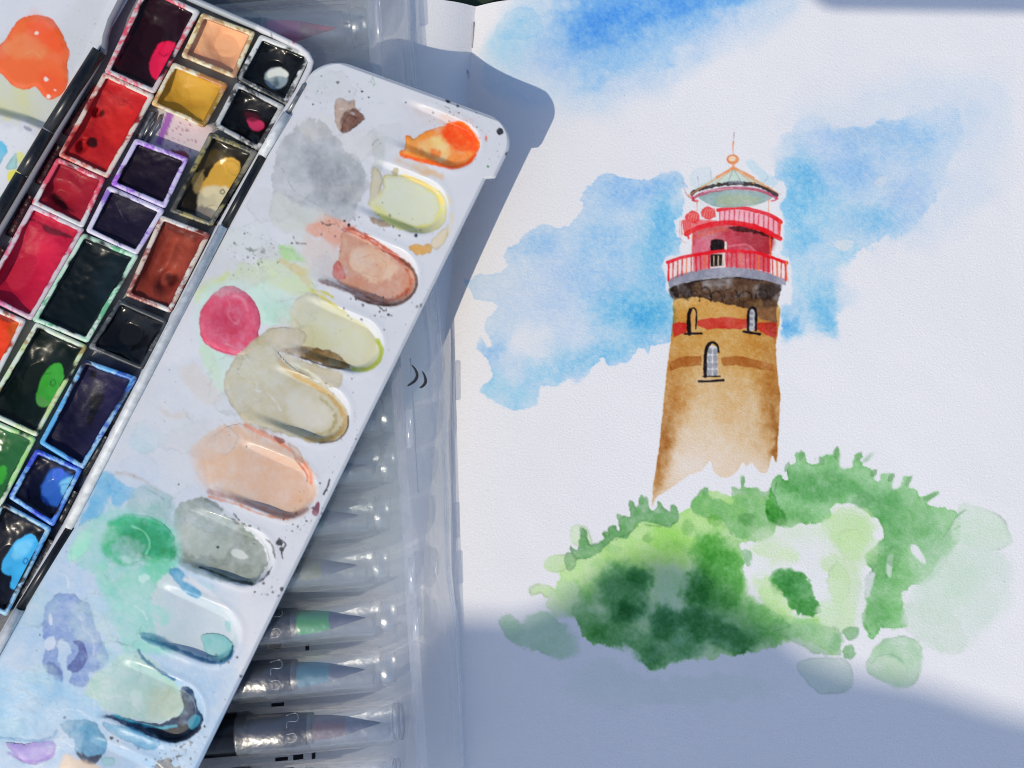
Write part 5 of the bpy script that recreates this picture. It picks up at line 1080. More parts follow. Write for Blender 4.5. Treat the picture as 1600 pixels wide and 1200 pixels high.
# ================================================================== pans
pc = Canvas((60, 60, 60))
def q2(q): return [np.array(a, float) for a in q]
def bil(q, u, v):
    a, b, c_, d = q
    u = np.asarray(u)[..., None]; v = np.asarray(v)[..., None]
    return (1 - v) * ((1 - u) * a + u * b) + v * ((1 - u) * d + u * c_)
def pan(quad, base, label, stain, stain_amt=0.0, second=None, bowl=None, d0=0.0016, dark=None, mat=M_PAINT, ops=(), rimc=(206, 206, 212), rough=0.0004, cat='paint pan', group='paint pans in the tin', cover=0.0):
    q = q2(quad); base = tuple(x * 0.93 for x in base)
    w = (np.linalg.norm(q[1] - q[0]) + np.linalg.norm(q[2] - q[3])) / 2
    h = (np.linalg.norm(q[3] - q[0]) + np.linalg.norm(q[2] - q[1])) / 2
    cx, cy = bil(q, 0.5, 0.5)
    sd = int(abs(cx * 13 + cy * 7)) % 17
    # pigment of the cake, with some light and shade put into it
    pc.wash([tuple(a) for a in quad], base, soft=2, rough=0, sm=False)
    pc.wash([tuple(bil(q, *t)) for t in ((0.05, 0.04), (0.95, 0.04), (0.95, 0.96), (0.05, 0.96))], tuple(min(255, int(x * 1.14 + 4)) for x in base), a=0.5, soft=8, rough=6, rs=12, seed=sd)  # lighter mottled middle, light mimicked in the cake colour
    if dark: pc.stroke([tuple(bil(q, *t)) for t in ((0.1, 0.06), (0.1, 0.93), (0.9, 0.93))], 8, dark, a=0.22, soft=4, rough=4, seed=sd, sm=False)  # shade by the left and lower walls put into the colour
    for o in ((ops,) if callable(ops) else ops): o()
    t = thing('watercolour_pan', label, cat, group)
    # cup
    def loop(ins, r):
        pts = []
        ww, hh = w - 2 * ins, h - 2 * ins
        r = max(0.4, r)
        for (ax_, ay, s0) in ((ww - r, r, -90), (ww - r, hh - r, 0), (r, hh - r, 90), (r, r, 180)):
            for m in range(5):
                a = R(s0 + 90 * m / 4); pts.append((ax_ + r * math.cos(a), ay + r * math.sin(a)))
        pts = densify(pts, 2.0) if False else np.array(pts)
        return pts, ww, hh
    def fixed(ins, r):
        pts, ww, hh = loop(ins, r)
        # put the same number of points on each straight run
        out = []
        for i in range(20):
            a = pts[i]; b = pts[(i + 1) % 20]
            if i % 5 == 4:
                nn = 44 if (i // 5) % 2 == 0 else 30
                for m in range(nn): out.append(a + (b - a) * m / nn)
            else: out.append(a)
        out = np.array(out) + ins
        return bil(q, out[:, 0] / w, out[:, 1] / h)
    zr = 0.0330 + 0.00005 * (sd % 6)
    plast = alb(rimc); st = alb(stain); st2 = alb(second if second is not None else stain)
    def rim_col(p):
        ix = np.clip((p[:, 1] - Y0).astype(int), 0, CH - 1); iy = np.clip((p[:, 0] - X0).astype(int), 0, CW - 1)
        n1 = N(34, sd)[ix, iy] * 0.9 + 0.35 * N(6, 3, 2)[ix, iy] + 0.3 * N(2.6, 3, 1)[ix, iy]; n2 = N(26, sd + 4)[ix, iy] + 0.35 * N(5, 5, 2)[ix, iy] + 0.25 * N(2.6, 5, 1)[ix, iy]
        m1 = 0.92 * sstep((n1 + stain_amt) * 1.6 + 0.35)[:, None]; m2 = sstep((n2 + stain_amt - 0.35) * 3 + 0.2)[:, None] * 0.85
        c = plast * (1 + 0.05 * n2[:, None])
        c = c * (1 - m1) + st * m1
        return c * (1 - m2) + st2 * m2
    loops = [(fixed(0.6, 4), 0.0292), (fixed(-1.3, 5), zr - 0.0006), (fixed(0.0, 4.4), zr), (fixed(2.8, 4), zr), (fixed(5.2, 3), zr), (fixed(6.8, 2.5), zr - 0.0003), (fixed(7.6, 2), zr - 0.0030), (fixed(8.0, 2), 0.0293)]
    bc = alb(tuple(x * 0.8 for x in base))
    def smear(f):
        def fn(p):
            c = rim_col(p)
            ix = np.clip((p[:, 1] - Y0).astype(int), 0, CH - 1); iy = np.clip((p[:, 0] - X0).astype(int), 0, CW - 1)
            nn = N(26, sd + 2)[ix, iy] + 0.22 * N(6, 8, 2)[ix, iy]
            m = np.clip(sstep((nn - 0.55 + 1.5 * f) * 2), 0, 1)[:, None]
            return c * (1 - m) + bc * m
        return fn
    rings('pan_cup', loops, M_CUP, t, [rim_col, smear(0.0), smear(0.05), smear(0.12), smear(0.3), smear(0.62), smear(0.9), smear(1.0)])
    # cake
    nu, nv_ = max(24, int(w / 1.6)), max(24, int(h / 1.6))
    i0 = 6.8 / w; j0 = 6.8 / h
    Uu, Vv = np.meshgrid(np.linspace(i0, 1 - i0, nu), np.linspace(j0, 1 - j0, nv_))
    p = bil(q, Uu, Vv); X, Y = p[..., 0], p[..., 1]
    ix = np.clip((Y - Y0).astype(int), 0, CH - 1); iy = np.clip((X - X0).astype(int), 0, CW - 1)
    Z = zr - d0 + rough * N(30, sd)[ix, iy] * 0.8 + 0.04 * rough * N(6, sd, 2)[ix, iy]
    for (bu, bv, ru, rv, dz) in (bowl or ()):
        rr = np.sqrt(((Uu - bu) / ru) ** 2 + ((Vv - bv) / rv) ** 2)
        Z = Z - min(dz, 0.0030) * sstep(1.15 - rr) 
    # paint climbs the walls a little
    e = np.minimum(np.minimum(Uu - i0, 1 - i0 - Uu) * w, np.minimum(Vv - j0, 1 - j0 - Vv) * h)
    Z = Z + 0.0005 * np.exp(-e / 2.5)
    Z = np.clip(Z, 0.0294, zr - 0.0001)
    k = PX * (H - Z) / H
    mesh_from('paint_cake', np.stack([(X - 800) * k, (600 - Y) * k, Z], -1).reshape(-1, 3), grid_faces(nv_, nu), mat, t, True, pc.sample(X.ravel(), Y.ravel()))
    return t
w_ = lambda *a, **k: (lambda: pc.wash(*a, **k))
s1 = lambda *a, **k: (lambda: pc.stroke(*a, **k))
B = [(0.5, 0.5, 0.42, 0.42, 0.0016)]
pan([(228, -22), (312, 18), (241, 146), (164, 113)], (32, 5, 12), 'full pan of crimson, its shade painted very dark, with a painted sunlit pink spot', (206, 40, 78), 0.15, (196, 190, 196), [(0.5, 0.5, 0.4, 0.42, 0.0022)], 0.0020, mat=M_WET, ops=(
    
    w_([(236, 92), (246, 72), (262, 64), (274, 70), (270, 88), (258, 110), (248, 126), (238, 120), (234, 106)], (224, 24, 76), a=0.98, soft=1.6, rough=1.6, rs=8),  # sun entering the pan painted pink; shade is in the dark base
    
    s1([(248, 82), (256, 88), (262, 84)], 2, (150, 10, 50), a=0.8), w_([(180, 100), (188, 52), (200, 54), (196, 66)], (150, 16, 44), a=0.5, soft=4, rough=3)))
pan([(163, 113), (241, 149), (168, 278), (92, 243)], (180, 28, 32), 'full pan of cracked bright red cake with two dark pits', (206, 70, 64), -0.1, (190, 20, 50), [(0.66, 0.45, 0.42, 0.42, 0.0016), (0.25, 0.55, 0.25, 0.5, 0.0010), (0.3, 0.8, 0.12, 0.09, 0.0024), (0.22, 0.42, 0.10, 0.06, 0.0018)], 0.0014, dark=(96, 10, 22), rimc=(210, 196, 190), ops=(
    w_([(186, 165), (215, 175), (200, 215), (176, 225), (160, 200)], (204, 38, 32), a=0.6, soft=9, rough=5),
    w_([(112, 225), (140, 190), (150, 150), (160, 140), (156, 180), (130, 230), (118, 240)], (150, 22, 30), a=0.7, soft=5, rough=4),
    w_([(134, 222), (140, 215), (150, 218), (150, 228), (138, 229)], (30, 6, 10), a=0.95, soft=2, rough=2),
    w_([(155, 178), (160, 170), (164, 176), (158, 184)], (60, 8, 14), a=0.9, soft=1.5, rough=1),
    s1([(170, 142), (180, 152), (196, 158), (210, 172)], 1, (110, 14, 20), a=0.7, rough=1), s1([(182, 150), (188, 164), (200, 162)], 0.9, (110, 14, 20), a=0.7, rough=1), s1([(192, 160), (204, 156), (216, 160)], 0.9, (110, 14, 20), a=0.6, rough=1)))
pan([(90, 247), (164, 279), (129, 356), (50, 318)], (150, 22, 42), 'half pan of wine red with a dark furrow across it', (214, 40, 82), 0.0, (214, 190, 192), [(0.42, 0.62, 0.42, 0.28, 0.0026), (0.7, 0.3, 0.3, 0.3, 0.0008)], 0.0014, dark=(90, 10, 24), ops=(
    w_([(80, 304), (92, 306), (108, 322), (114, 330), (100, 328), (84, 316)], (44, 4, 12), a=0.9, soft=3, rough=2),
    ))
pan([(50, 319), (131, 358), (49, 500), (-28, 462)], (180, 20, 56), 'full pan of rose red with a deep rounded hollow', (200, 110, 160), 0.0, (210, 60, 110), [(0.42, 0.62, 0.5, 0.44, 0.0034)], 0.0014, rimc=(200, 186, 198), ops=(
    
    w_([(40, 344), (60, 350), (74, 364), (110, 372), (106, 366), (70, 350), (44, 338)], (90, 12, 34), a=0.9, soft=1.6, rough=1.6),
    w_([(60, 370), (90, 385), (80, 430), (60, 440), (56, 400)], (208, 30, 72), a=0.5, soft=10, rough=5)))
pan([(-38, 466), (40, 501), (-24, 628), (-100, 590)], (216, 58, 22), 'full pan of orange vermilion cut by the left edge of the photo', (226, 110, 90), -0.1, (120, 80, 40), B, 0.0014, ops=(
    w_([(20, 500), (36, 505), (20, 545), (12, 540)], (170, 90, 20), a=0.6, soft=3, rough=4), w_([(0, 490), (26, 496), (20, 504), (0, 500)], (60, 12, 10), a=0.7, soft=2, rough=2)))
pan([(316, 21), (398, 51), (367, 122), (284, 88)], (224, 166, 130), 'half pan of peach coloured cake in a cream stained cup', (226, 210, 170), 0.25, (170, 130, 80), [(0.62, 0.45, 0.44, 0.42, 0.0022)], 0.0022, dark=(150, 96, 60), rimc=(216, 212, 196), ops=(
    w_([(304, 45), (322, 38), (345, 44), (380, 54), (376, 80), (362, 105), (330, 96), (300, 78)], (230, 172, 132), a=0.8, soft=2, rough=2),
    w_([(300, 74), (330, 90), (360, 102), (356, 107), (320, 98), (298, 82)], (206, 140, 112), a=0.7, soft=3, rough=2),
    s1([(318, 44), (322, 62), (340, 78), (360, 80)], 3, (214, 146, 108), a=0.5, soft=2.5, rough=1.5)))
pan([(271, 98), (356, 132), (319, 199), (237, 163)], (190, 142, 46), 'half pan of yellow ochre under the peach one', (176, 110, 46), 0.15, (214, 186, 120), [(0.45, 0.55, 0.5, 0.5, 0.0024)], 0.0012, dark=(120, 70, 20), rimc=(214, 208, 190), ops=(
    
    w_([(280, 116), (310, 120), (334, 138), (326, 160), (300, 158), (280, 140)], (204, 158, 60), a=0.6, soft=6, rough=3)))
pan([(212, 217), (294, 248), (258, 325), (174, 288)], (20, 8, 30), 'half pan of near-black violet with a bright purple rim', (150, 80, 206), 0.0, (200, 190, 228), [(0.5, 0.5, 0.4, 0.4, 0.0008)], 0.0016, rimc=(196, 188, 226))
pan([(170, 291), (257, 328), (214, 398), (135, 361)], (22, 15, 40), 'half pan of blackish indigo in a pale lilac cup', (176, 160, 220), -0.2, (120, 70, 190), [(0.5, 0.5, 0.4, 0.4, 0.0006)], 0.0016, rimc=(206, 202, 226), ops=(
    s1([(182, 318), (188, 332), (192, 340)], 0.8, (110, 100, 120), a=0.5),))
pan([(129, 365), (216, 399), (137, 535), (51, 500)], (8, 18, 20), 'full pan of blackish green under the indigo half pan', (176, 214, 196), 0.0, (60, 160, 110), [(0.5, 0.5, 0.42, 0.44, 0.0010)], 0.0016, mat=M_WET, rimc=(204, 212, 210), ops=(
    w_([(150, 440), (180, 400), (190, 410), (160, 470)], (22, 38, 46), a=0.5, soft=10, rough=6),
    ))
pan([(57, 504), (136, 541), (57, 682), (-26, 644)], (8, 20, 12), 'full pan of black green with a painted sunlit green spot', (182, 206, 140), 0.0, (150, 120, 50), [(0.45, 0.5, 0.42, 0.42, 0.0024)], 0.0018, mat=M_WET, rimc=(204, 214, 204), ops=(
    
    w_([(64, 594), (72, 580), (84, 569), (94, 568), (100, 580), (98, 600), (90, 618), (76, 634), (62, 634), (56, 622), (60, 608)], (58, 158, 50), a=0.98, soft=1.2, rough=1.2),  # sunlit part of the green painted as a spot, unlit part dark
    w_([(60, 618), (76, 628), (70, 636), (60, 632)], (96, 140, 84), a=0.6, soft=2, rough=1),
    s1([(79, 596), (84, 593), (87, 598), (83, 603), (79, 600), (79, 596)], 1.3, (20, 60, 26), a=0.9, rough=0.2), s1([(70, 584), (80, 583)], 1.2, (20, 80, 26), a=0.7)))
pan([(-30, 648), (56, 685), (-16, 826), (-100, 786)], (34, 92, 46), 'full pan of sap green with a glossy wrinkled surface', (150, 206, 120), 0.15, (190, 214, 180), [(0.6, 0.4, 0.4, 0.36, 0.0016)], 0.0014, mat=M_WET, rimc=(204, 214, 204), ops=(
    
    w_([(-10, 735), (8, 728), (6, 750), (-10, 760)], (60, 170, 50), a=0.8, soft=2, rough=3)))
pan([(407, 55), (485, 85), (448, 164), (370, 123)], (12, 14, 16), 'half pan of black with a painted sunlit grey-blue spot, in the top corner', (34, 36, 40), -0.1, (20, 22, 26), [(0.5, 0.55, 0.42, 0.4, 0.0026)], 0.0020, mat=M_WET, rimc=(206, 208, 212), ops=(
    w_([(432 + 18 * math.cos(a), 122 + 17 * math.sin(a)) for a in np.linspace(0, 5.6, 9)], (150, 166, 178), a=0.97, soft=1.6, rough=1.2),  # lit spot in the black put into the cake colour
    w_([(420, 112), (436, 105), (450, 112), (448, 122), (432, 118), (420, 122)], (222, 226, 226), a=0.9, soft=1.6, rough=1.6),
    w_([(428, 124), (434, 122), (436, 134), (428, 136)], (60, 84, 100), a=0.7, soft=3, rough=1.5)))
pan([(370, 129), (445, 166), (404, 235), (335, 197)], (14, 12, 14), 'half pan of black with a small painted magenta glint', (26, 28, 32), 0.1, (170, 172, 178), [(0.55, 0.55, 0.42, 0.4, 0.0026)], 0.0020, mat=M_WET, rimc=(190, 192, 196), ops=(
    w_([(386, 188), (394, 184), (412, 191), (412, 200), (402, 206), (390, 200)], (196, 52, 98), a=0.95, soft=1.2, rough=1.2),  # magenta glint of sun painted into the dark cake
    w_([(384, 176), (394, 176), (408, 184), (398, 190), (386, 186)], (74, 22, 34), a=0.8, soft=3, rough=2),
    ))
pan([(329, 207), (402, 237), (331, 353), (266, 330)], (32, 26, 14), 'full pan of dark umber with a painted sunlit yellow patch and a bubble', (60, 58, 54), 0.25, (150, 140, 90), [(0.5, 0.5, 0.42, 0.44, 0.0024)], 0.0018, mat=M_WET, rimc=(120, 120, 116), ops=(
    w_([(308, 262), (322, 240), (345, 236), (362, 244), (350, 254), (330, 262), (316, 268)], (86, 72, 40), a=0.6, soft=5, rough=4),
    w_([(300, 278), (308, 268), (320, 264), (316, 290), (306, 300)], (176, 150, 96), a=0.8, soft=2.5, rough=3),
    w_([(312, 304), (318, 286), (330, 264), (342, 252), (358, 246), (372, 252), (376, 266), (366, 284), (356, 300), (358, 318), (348, 334), (334, 348), (318, 344), (308, 330)], (206, 160, 66), a=0.98, soft=1.2, rough=1.6),  # sunlit patch painted yellow, the unlit rest left dark
    w_([(314, 300), (330, 290), (352, 292), (360, 300), (358, 318), (346, 334), (310, 330)], (212, 204, 176), a=0.9, soft=3, rough=2),
    w_([(309, 322), (324, 324), (345, 334), (334, 348), (316, 344), (306, 334)], (120, 116, 116), a=0.85, soft=2.5, rough=2),
    s1([(344, 299), (348, 296), (351, 300), (348, 303), (344, 301)], 1.8, (90, 84, 70), a=0.9, rough=0.2),
    s1([(354, 252), (366, 252), (374, 262), (368, 274), (358, 268), (353, 258)], 1.2, (150, 110, 50), a=0.6, rough=0.4),
    s1([(320, 330), (326, 322), (338, 322), (346, 332)], 1.4, (150, 90, 70), a=0.6, rough=0.6)))
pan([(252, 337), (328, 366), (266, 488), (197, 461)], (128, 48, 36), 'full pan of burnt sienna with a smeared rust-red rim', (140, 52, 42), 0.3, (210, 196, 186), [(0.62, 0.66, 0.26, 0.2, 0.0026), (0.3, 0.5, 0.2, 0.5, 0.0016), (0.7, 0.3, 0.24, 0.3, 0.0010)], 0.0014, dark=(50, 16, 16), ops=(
    w_([(262, 350), (296, 362), (316, 370), (300, 376), (268, 362)], (84, 24, 20), a=0.7, soft=2, rough=3),
    w_([(268, 372), (296, 372), (296, 400), (280, 430), (262, 420)], (168, 74, 56), a=0.6, soft=6, rough=4),
    w_([(262, 432), (276, 428), (278, 440), (264, 446)], (50, 14, 14), a=0.8, soft=4, rough=3)))
pan([(187, 468), (264, 502), (222, 578), (139, 543)], (16, 16, 20), 'half pan of plain glossy black below the sienna pan', (20, 22, 26), 0.45, (50, 56, 66), [(0.5, 0.5, 0.46, 0.44, 0.0030)], 0.0014, mat=M_WET, rimc=(120, 122, 128), ops=(
    
    ))
pan([(132, 562), (214, 590), (129, 733), (62, 692)], (26, 22, 62), 'full pan of deep indigo with a black streak in a blue stained cup', (76, 160, 222), 0.15, (24, 70, 180), [(0.5, 0.55, 0.4, 0.4, 0.0018)], 0.0018, rimc=(150, 190, 226), ops=(
    w_([(90, 640), (150, 600), (160, 660), (120, 710), (80, 690)], (20, 20, 46), a=0.7, soft=14, rough=6),
    w_([(140, 618), (162, 618), (158, 632), (150, 648), (142, 664), (136, 660), (140, 640)], (8, 8, 18), a=0.9, soft=2, rough=1.6),
    w_([(142, 580), (150, 580), (148, 592), (142, 590)], (8, 8, 16), a=0.9, soft=1, rough=1)))
pan([(57, 702), (128, 733), (83, 822), (14, 777)], (10, 10, 38), 'half pan of dark blue with a painted sunlit azure spot', (60, 120, 226), 0.2, (30, 40, 190), [(0.6, 0.5, 0.42, 0.4, 0.0022)], 0.0018, mat=M_WET, rimc=(140, 190, 230), ops=(
    w_([(74, 742), (82, 732), (96, 732), (112, 742), (124, 750), (120, 764), (108, 774), (98, 790), (80, 792), (68, 780), (66, 758)], (46, 104, 206), a=0.9, soft=3, rough=2.5),  # sun in the blue painted as a bright azure spot
    w_([(94, 752), (108, 744), (122, 752), (116, 768), (100, 776), (92, 764)], (120, 196, 236), a=0.85, soft=3, rough=2),
    s1([(82, 744), (88, 734), (98, 736), (94, 746), (86, 748)], 2.4, (70, 90, 230), a=0.8),
    s1([(92, 768), (96, 758), (108, 756)], 1.2, (40, 90, 180), a=0.7)))
pan([(4, 785), (80, 825), (10, 962), (-70, 922)], (10, 12, 26), 'full pan of blue-black with a painted sunlit cyan spot, lowest in the tin', (60, 150, 220), -0.05, (16, 24, 60), [(0.5, 0.5, 0.42, 0.42, 0.0024)], 0.0018, mat=M_WET, rimc=(150, 190, 220), ops=(
    
    w_([(22, 850), (36, 838), (50, 834), (60, 846), (63, 858), (54, 872), (46, 888), (34, 902), (26, 920), (16, 918), (18, 902), (10, 898), (2, 890), (6, 872)], (62, 176, 240), a=0.98, soft=1.2, rough=1.6, mott=0.1),  # painted cyan stands for sunlight reaching into the pan
    w_([(24, 852), (44, 842), (52, 854), (36, 872), (20, 872)], (130, 206, 246), a=0.6, soft=4, rough=2),
    s1([(36, 876), (40, 872), (44, 876), (40, 881), (36, 878)], 1.6, (20, 60, 150), a=0.9, rough=0.2)))

# ================================================================== marker case and brush markers
M_CAP = clear_mat('clear_cap', (0.975, 0.98, 0.985), 0.06, 0.33, (0.88, 0.9, 0.92), bump=0.9, f0=0.125)
M_CASE = clear_mat('milky_case_plastic', (0.975, 0.98, 0.985), 0.22, 0.24, (0.88, 0.9, 0.95), f0=0.07)
M_FLOOR = clear_mat('case_floor_plastic', (0.97, 0.975, 0.98), 0.20, 0.4, (0.8, 0.83, 0.85), 0.5)
M_SHEET = clear_mat('case_cover_sheet', (0.90, 0.935, 0.94), 0.09, 0.26, (0.74, 0.82, 0.84), 0.9)
M_MBLACK = plain_mat('marker_black', (16, 17, 22), 0.28, 0.5)
M_HOLD = plain_mat('marker_holder', (46, 48, 66), 0.35, 0.4)
case = thing('marker_case', 'clear milky plastic case of brush markers lying under the paint box', 'marker case')
def wall_x(py): return 572 + (648 - 572) * (py + 0) / 1150.0
def out_x(py):
    xs_ = [-60, 60, 200, 400, 560, 640, 680, 700, 760, 860, 900, 935, 962, 1000, 1060, 1260]
    vs_ = [638, 642, 656, 676, 689, 694, 698, 694, 697, 699, 701, 707, 713, 715, 718, 726]
    return np.interp(py, xs_, vs_)
# floor sheet
yy = np.linspace(-60, 1260, 60); n = len(yy)
vs = []
for y in yy: vs += [P(-230, y, 0.0145), P(wall_x(y) + 6, y, 0.0145)]
mesh_from('case_floor', vs, [(2 * i, 2 * i + 1, 2 * i + 3, 2 * i + 2) for i in range(n - 1)], M_FLOOR, case)
def extr(name, paths, mat, label=None):
    vs = []; m = len(paths[0][0]); fs = []
    for p, z in paths:
        for (x, y) in p: vs.append(P(x, y, z))
    kq = len(paths)
    for a in range(kq):
        for i in range(m - 1):
            b = (a + 1) % kq
            fs.append((a * m + i, a * m + i + 1, b * m + i + 1, b * m + i))
    return mesh_from(name, vs, fs, mat, case, False, label=label)
pa = [(wall_x(y), y) for y in yy]; pb = [(wall_x(y) + 17, y) for y in yy]
extr('side_wall', [(pa, 0.0115), (pa, 0.0284), (pb, 0.0284), (pb, 0.0115)], M_CASE)
def flange_z(t, y): return 0.0105 + 0.0165 * (1 - t) ** 1.3 + 0.0012 * math.sin(y * 0.021 + t * 4) * t * (1 - t) * 3 + 0.0026 * math.exp(-((t - 0.74 - 0.06 * math.sin(y * 0.013)) / 0.07) ** 2) * (0.65 + 0.35 * math.sin(y * 0.045))
nt_ = 44; yq = np.linspace(-60, 1260, 220); vs = []
for y in yq:
    a = wall_x(y) + 17; b = out_x(y)
    for q in range(nt_):
        t = q / (nt_ - 1); vs.append(P(a + (b - a) * t, y, flange_z(t, y)))
mesh_from('side_skirt', np.array(vs), grid_faces(len(yq), nt_), M_CASE, case)
for (x0, y0, y1) in ((634, 872, 925), (641, 950, 1000), (630, 640, 700), (582, -10, 66)):
    tube('clip_lug', [V(x0 + 9, y0, 0.0280), V(x0 + 9.5, (y0 + y1) / 2, 0.0281), V(x0 + 11, y1, 0.0280)], 0.0010, M_CASE, case, 10)
bead = [V(out_x(y) - 0.5, y, 0.0110) for y in np.linspace(-60, 1260, 120)]
tube('skirt_bead', bead, 0.0007, M_CASE, case, 10)
cre = []
for y in np.linspace(560, 770, 24):
    a_c = wall_x(y) + 17; b_c = out_x(y); cre.append(V(a_c + (b_c - a_c) * 0.24, y, flange_z(0.24, y) + 0.0001))
tube('moulded_crease', cre, 0.00012, plain_mat('crease_plastic', (176, 184, 204), 0.5), case, 6)
# pen marks on the skirt
def on_skirt(x, y):
    a = wall_x(y) + 17; b = out_x(y); return V(x, y, flange_z(min(1, max(0, (x - a) / (b - a))), y) + 0.0003)
for pts in ([(643, 570), (649, 577), (652, 586), (649, 594), (643, 599), (637, 603)], [(660, 580), (664, 588), (665, 597), (661, 603), (656, 606)]):
    pts = smooth_line(pts, 4)
    vs = []; nn = len(pts)
    for i, p_ in enumerate(pts):
        d = pts[min(i + 1, nn - 1)] - pts[max(0, i - 1)]; d = d / np.linalg.norm(d); nrm = np.array([-d[1], d[0]])
        wdt = 2.1 * math.sin(math.pi * (0.12 + 0.83 * (1 - i / (nn - 1)))) + 0.2
        for s in (-1, 1):
            q = p_ + nrm * wdt * s; vs.append(on_skirt(q[0], q[1]))
    mesh_from('pen_mark', vs, [(2 * i, 2 * i + 1, 2 * i + 3, 2 * i + 2) for i in range(nn - 1)], M_INK, case, label='black curved pen stroke')
# cover sheet above the middle markers
ysh = np.linspace(-60, 925, 50); vs = []
for y in ysh: vs += [P(200, y, 0.0288), P(wall_x(y) + 2, y, 0.0288)]
mesh_from('cover_sheet', vs, [(2 * i, 2 * i + 1, 2 * i + 3, 2 * i + 2) for i in range(len(ysh) - 1)], M_SHEET, case)
# printed marks on the case floor
for (x, y, w2, h2) in ((430, 1010, 9, 4), (480, 1012, 3, 5), (434, 1101, 10, 3), (440, 1186, 10, 3), (490, 1181, 3, 5), (466, 1183, 8, 4)):
    mesh_from('printed_mark', [P(x - w2, y + h2 + 1, 0.0149), P(x + w2, y + h2 - 1, 0.0149), P(x + w2, y - h2 - 1, 0.0149), P(x - w2, y - h2 + 1, 0.0149)], [(0, 1, 2, 3)], M_INK, case, False)

ZM = 0.0217
def revolve(name, prof, line, mat, parent, n=28, label=None):
    # prof: list of (px along, radius metres); line(x)-> (px,py)
    pts = [V(*line(x), ZM) for x, r in prof]
    d = (pts[-1] - pts[0]).normalized(); a = d.cross(Vector((0, 0, 1))).normalized(); b = a.cross(d).normalized()
    vs = []; fs = []
    for p, (x, r) in zip(pts, prof):
        for k in range(n):
            t = 2 * math.pi * k / n; vs.append(p + a * (r * math.cos(t)) + b * (r * math.sin(t)))
    for i in range(len(prof) - 1):
        for k in range(n): fs.append((i * n + k, i * n + (k + 1) % n, (i + 1) * n + (k + 1) % n, (i + 1) * n + k))
    return mesh_from(name, vs, fs, mat, parent, True, None, label)
def marker(yc, dx, col, tip, label, capx=300, emboss=False):
    t = thing('brush_marker', label, 'brush marker', 'brush markers in the clear case')
    sl = -0.078
    line = lambda x: (x, yc + sl * (x - 520))
    revolve('barrel', [(-215, 0.0), (-215, 0.0055), (-205, 0.0061), (capx + 14, 0.0061), (capx + 20, 0.0052), (capx + 20, 0)], line, M_MBLACK, t)
    revolve('holder', [(capx + 20, 0.0050), (438 + dx, 0.0049), (440 + dx, 0.0046), (464 + dx, 0.0044), (465 + dx, 0.0036), (465 + dx, 0)], line, M_HOLD, t)
    mc = plain_mat('nib_' + 'colour', col, 0.5, 0.3); mt = plain_mat('nib_tip_colour', tip, 0.5, 0.3)
    nb = revolve('nib', [(465 + dx, 0.0), (466 + dx, 0.0036), (490 + dx, 0.0033), (516 + dx, 0.0026)], line, mc, t)
    revolve('nib_tip', [(516 + dx, 0.0026), (540 + dx, 0.0014), (560 + dx, 0.0006), (570 + dx, 0.0001)], line, mt, nb)
    revolve('cap', [(capx, 0.0064), (capx + 1, 0.0068), (capx + 4, 0.0068), (420 + dx, 0.0067), (424 + dx, 0.00685), (428 + dx, 0.0067), (584 + dx, 0.0064), (594 + dx, 0.0060), (597 + dx, 0.0052), (598 + dx, 0.0)], line, M_CAP, t, 40)
    revolve('cap_inner', [(460 + dx, 0.0053), (465 + dx, 0.0053), (582 + dx, 0.0046), (586 + dx, 0.002)], line, M_CAP, t, 32)
    revolve('cap_end', [(598 + dx, 0.0048), (604 + dx, 0.0052), (616 + dx - max(0, dx) , 0.0052), (619 + dx - max(0, dx), 0.0044), (620 + dx - max(0, dx), 0)], line, M_CAP, t, 28)
    if emboss:
        x0 = 430 + dx; y0 = line(x0)[1]
        for pts in ([(x0 - 8, y0 - 22), (x0 + 6, y0 - 26), (x0 + 11, y0 - 20), (x0 + 8, y0 - 13), (x0 - 6, y0 - 12), (x0 - 7, y0 - 2)], [(x0 - 8, y0 + 8), (x0 + 4, y0 + 6), (x0 + 8, y0 + 12), (x0 + 4, y0 + 19), (x0 - 6, y0 + 20)]):
            pts = smooth_line(pts, 4)
            out = []
            for (x, y) in pts:
                off = (y - line(x)[1]) * PX * 0.93
                z = ZM + math.sqrt(max(1e-9, 0.0069 ** 2 - off ** 2)); out.append(V(x, y, min(z, ZM + 0.0069)))
            tube('embossed_mark', out, 0.00013, M_CAP, t, 6)
    return t
NAVY = (86, 94, 128)
mk = [(-36, (150, 30, 80), 'magenta', 0), (44, (240, 24, 140), 'pink', -45), (122, (120, 60, 150), 'violet', 0), (197, (90, 100, 190), 'lavender', 0), (273, (60, 110, 190), 'blue', 0), (349, (60, 150, 200), 'sky blue', 0), (425, (50, 150, 160), 'turquoise', 0), (500, (30, 110, 90), 'pine green', 0), (577, (40, 110, 90), 'deep green', 0), (654, (90, 140, 140), 'grey green', 0), (731, (70, 120, 130), 'slate', 0), (808, (30, 130, 90), 'leaf green', -10), (886, (120, 118, 84), 'olive', -12), (969, (24, 160, 84), 'bright green', 0), (1050, (40, 120, 150), 'teal', 0), (1135, (96, 62, 84), 'plum', 25), (1222, (60, 60, 120), 'dark blue', 20)]
where = ['cut by the top edge of the photo', 'seen above the rounded tin end', '', '', '', '', '', '', 'first below the pen marks', 'second below the pen marks', 'third below the pen marks', 'fourth below the pen marks, with a long glint', 'just above the bright green one', 'with the clear cap in full sun', 'between the bright green and the plum marker', 'with the whole clear cap showing at the bottom', 'lowest, cut by the bottom edge of the photo']
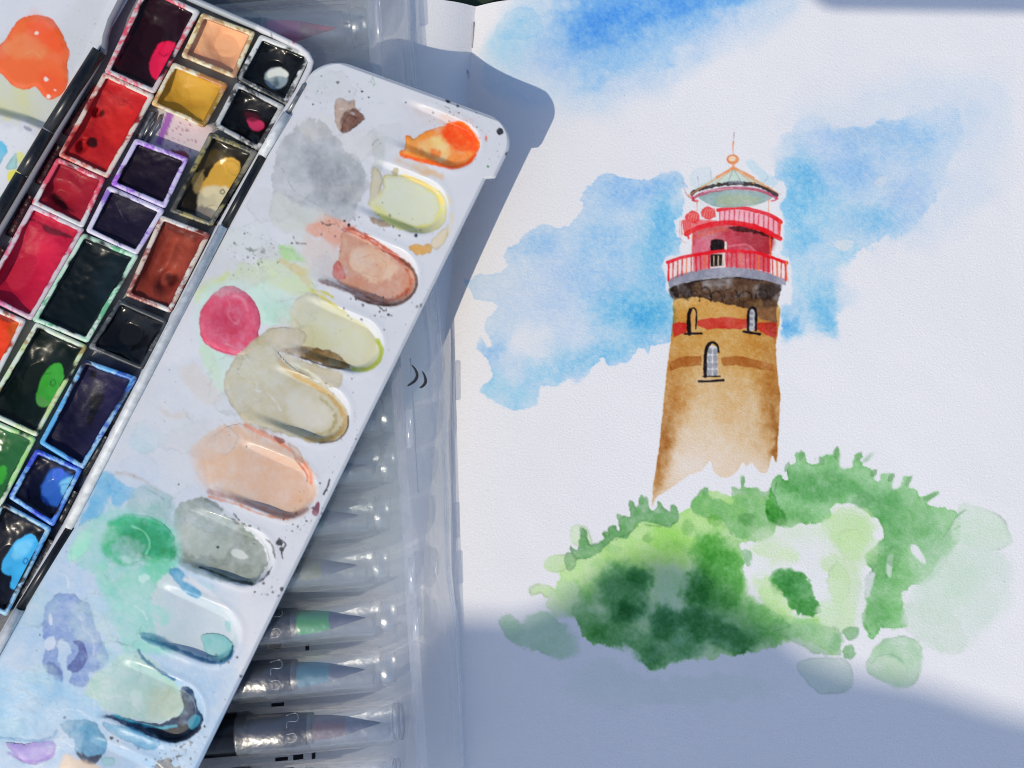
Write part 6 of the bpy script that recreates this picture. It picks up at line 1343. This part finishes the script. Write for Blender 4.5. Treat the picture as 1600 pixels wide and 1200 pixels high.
for i, (yc, col, nm, dx) in enumerate(mk):
    if 2 <= i <= 7: continue      # wholly under the mixing wing
    marker(yc, dx, col, NAVY if nm not in ('pink', 'magenta') else (190, 20, 80), f'{nm} tipped marker in clear cap, {where[i]}', capx=375 if nm in ('plum', 'dark blue') else (300 if nm not in ('pink',) else 250), emboss=nm in ('plum', 'teal', 'bright green', 'dark blue', 'pink'))

# ================================================================== what casts the shadows at the upper right and the lower edge
M_PHONE = plain_mat('phone_body', (30, 32, 38), 0.4)
M_BLOCKER = plain_mat('blocker_grey', (120, 120, 126), 0.9, 0.1)
def slab(name, label, cat, pts, z0, z1, mat, mat_name):
    t = thing(name, label, cat)
    n = len(pts); vs = [(x, y, z0) for x, y in pts] + [(x, y, z1) for x, y in pts]
    fs = [tuple(range(n))[::-1], tuple(range(n, 2 * n))] + [(i, (i + 1) % n, n + (i + 1) % n, n + i) for i in range(n)]
    mesh_from(mat_name, vs, fs, mat, t, False)
    return t
def back(px, py, z, zt=0.010):
    X, Y, _ = P(px, py, zt); s = (z - zt) / -SUN_DIR.z
    return X - SUN_DIR.x * s, Y - SUN_DIR.y * s
x0, y0 = back(1262, 8, 0.304)
ph = []
for (cx, cy, s0) in ((x0 + 0.150, y0 + 0.010, -90), (x0 + 0.150, y0 + 0.064, 0), (x0 + 0.010, y0 + 0.064, 90), (x0 + 0.010, y0 + 0.010, 180)):
    for m in range(6):
        a = R(s0 + 18 * m); ph.append((cx + 0.010 * math.cos(a), cy + 0.010 * math.sin(a)))
a_ = R(-1.0); ph = [((x - x0) * math.cos(a_) - (y - y0) * math.sin(a_) + x0, (x - x0) * math.sin(a_) + (y - y0) * math.cos(a_) + y0) for x, y in ph]
slab('smartphone', 'dark phone held flat above the sketchbook, outside the photo', 'phone', ph, 0.302, 0.309, M_PHONE, 'phone_body')
sh = smooth_line([(500, 1420), (560, 1290), (600, 1180), (636, 1060), (660, 1000), (720, 984), (790, 984), (860, 960), (910, 925), (960, 895), (1010, 882), (1060, 892), (1100, 925), (1150, 965), (1200, 1005), (1250, 1045), (1300, 1066), (1360, 1080), (1420, 1092), (1480, 1110), (1540, 1130), (1620, 1150), (1760, 1180), (1900, 1420)], 5)  # made-up outline of an unseen blocker, shaped to throw the lower shadow
slab('blocker', 'unseen made-up grey sunshade with a humped edge, hanging outside the photo', 'blocker', [back(x, y, 0.80) for x, y in sh], 0.80, 0.806, M_BLOCKER, 'blocker_slab')
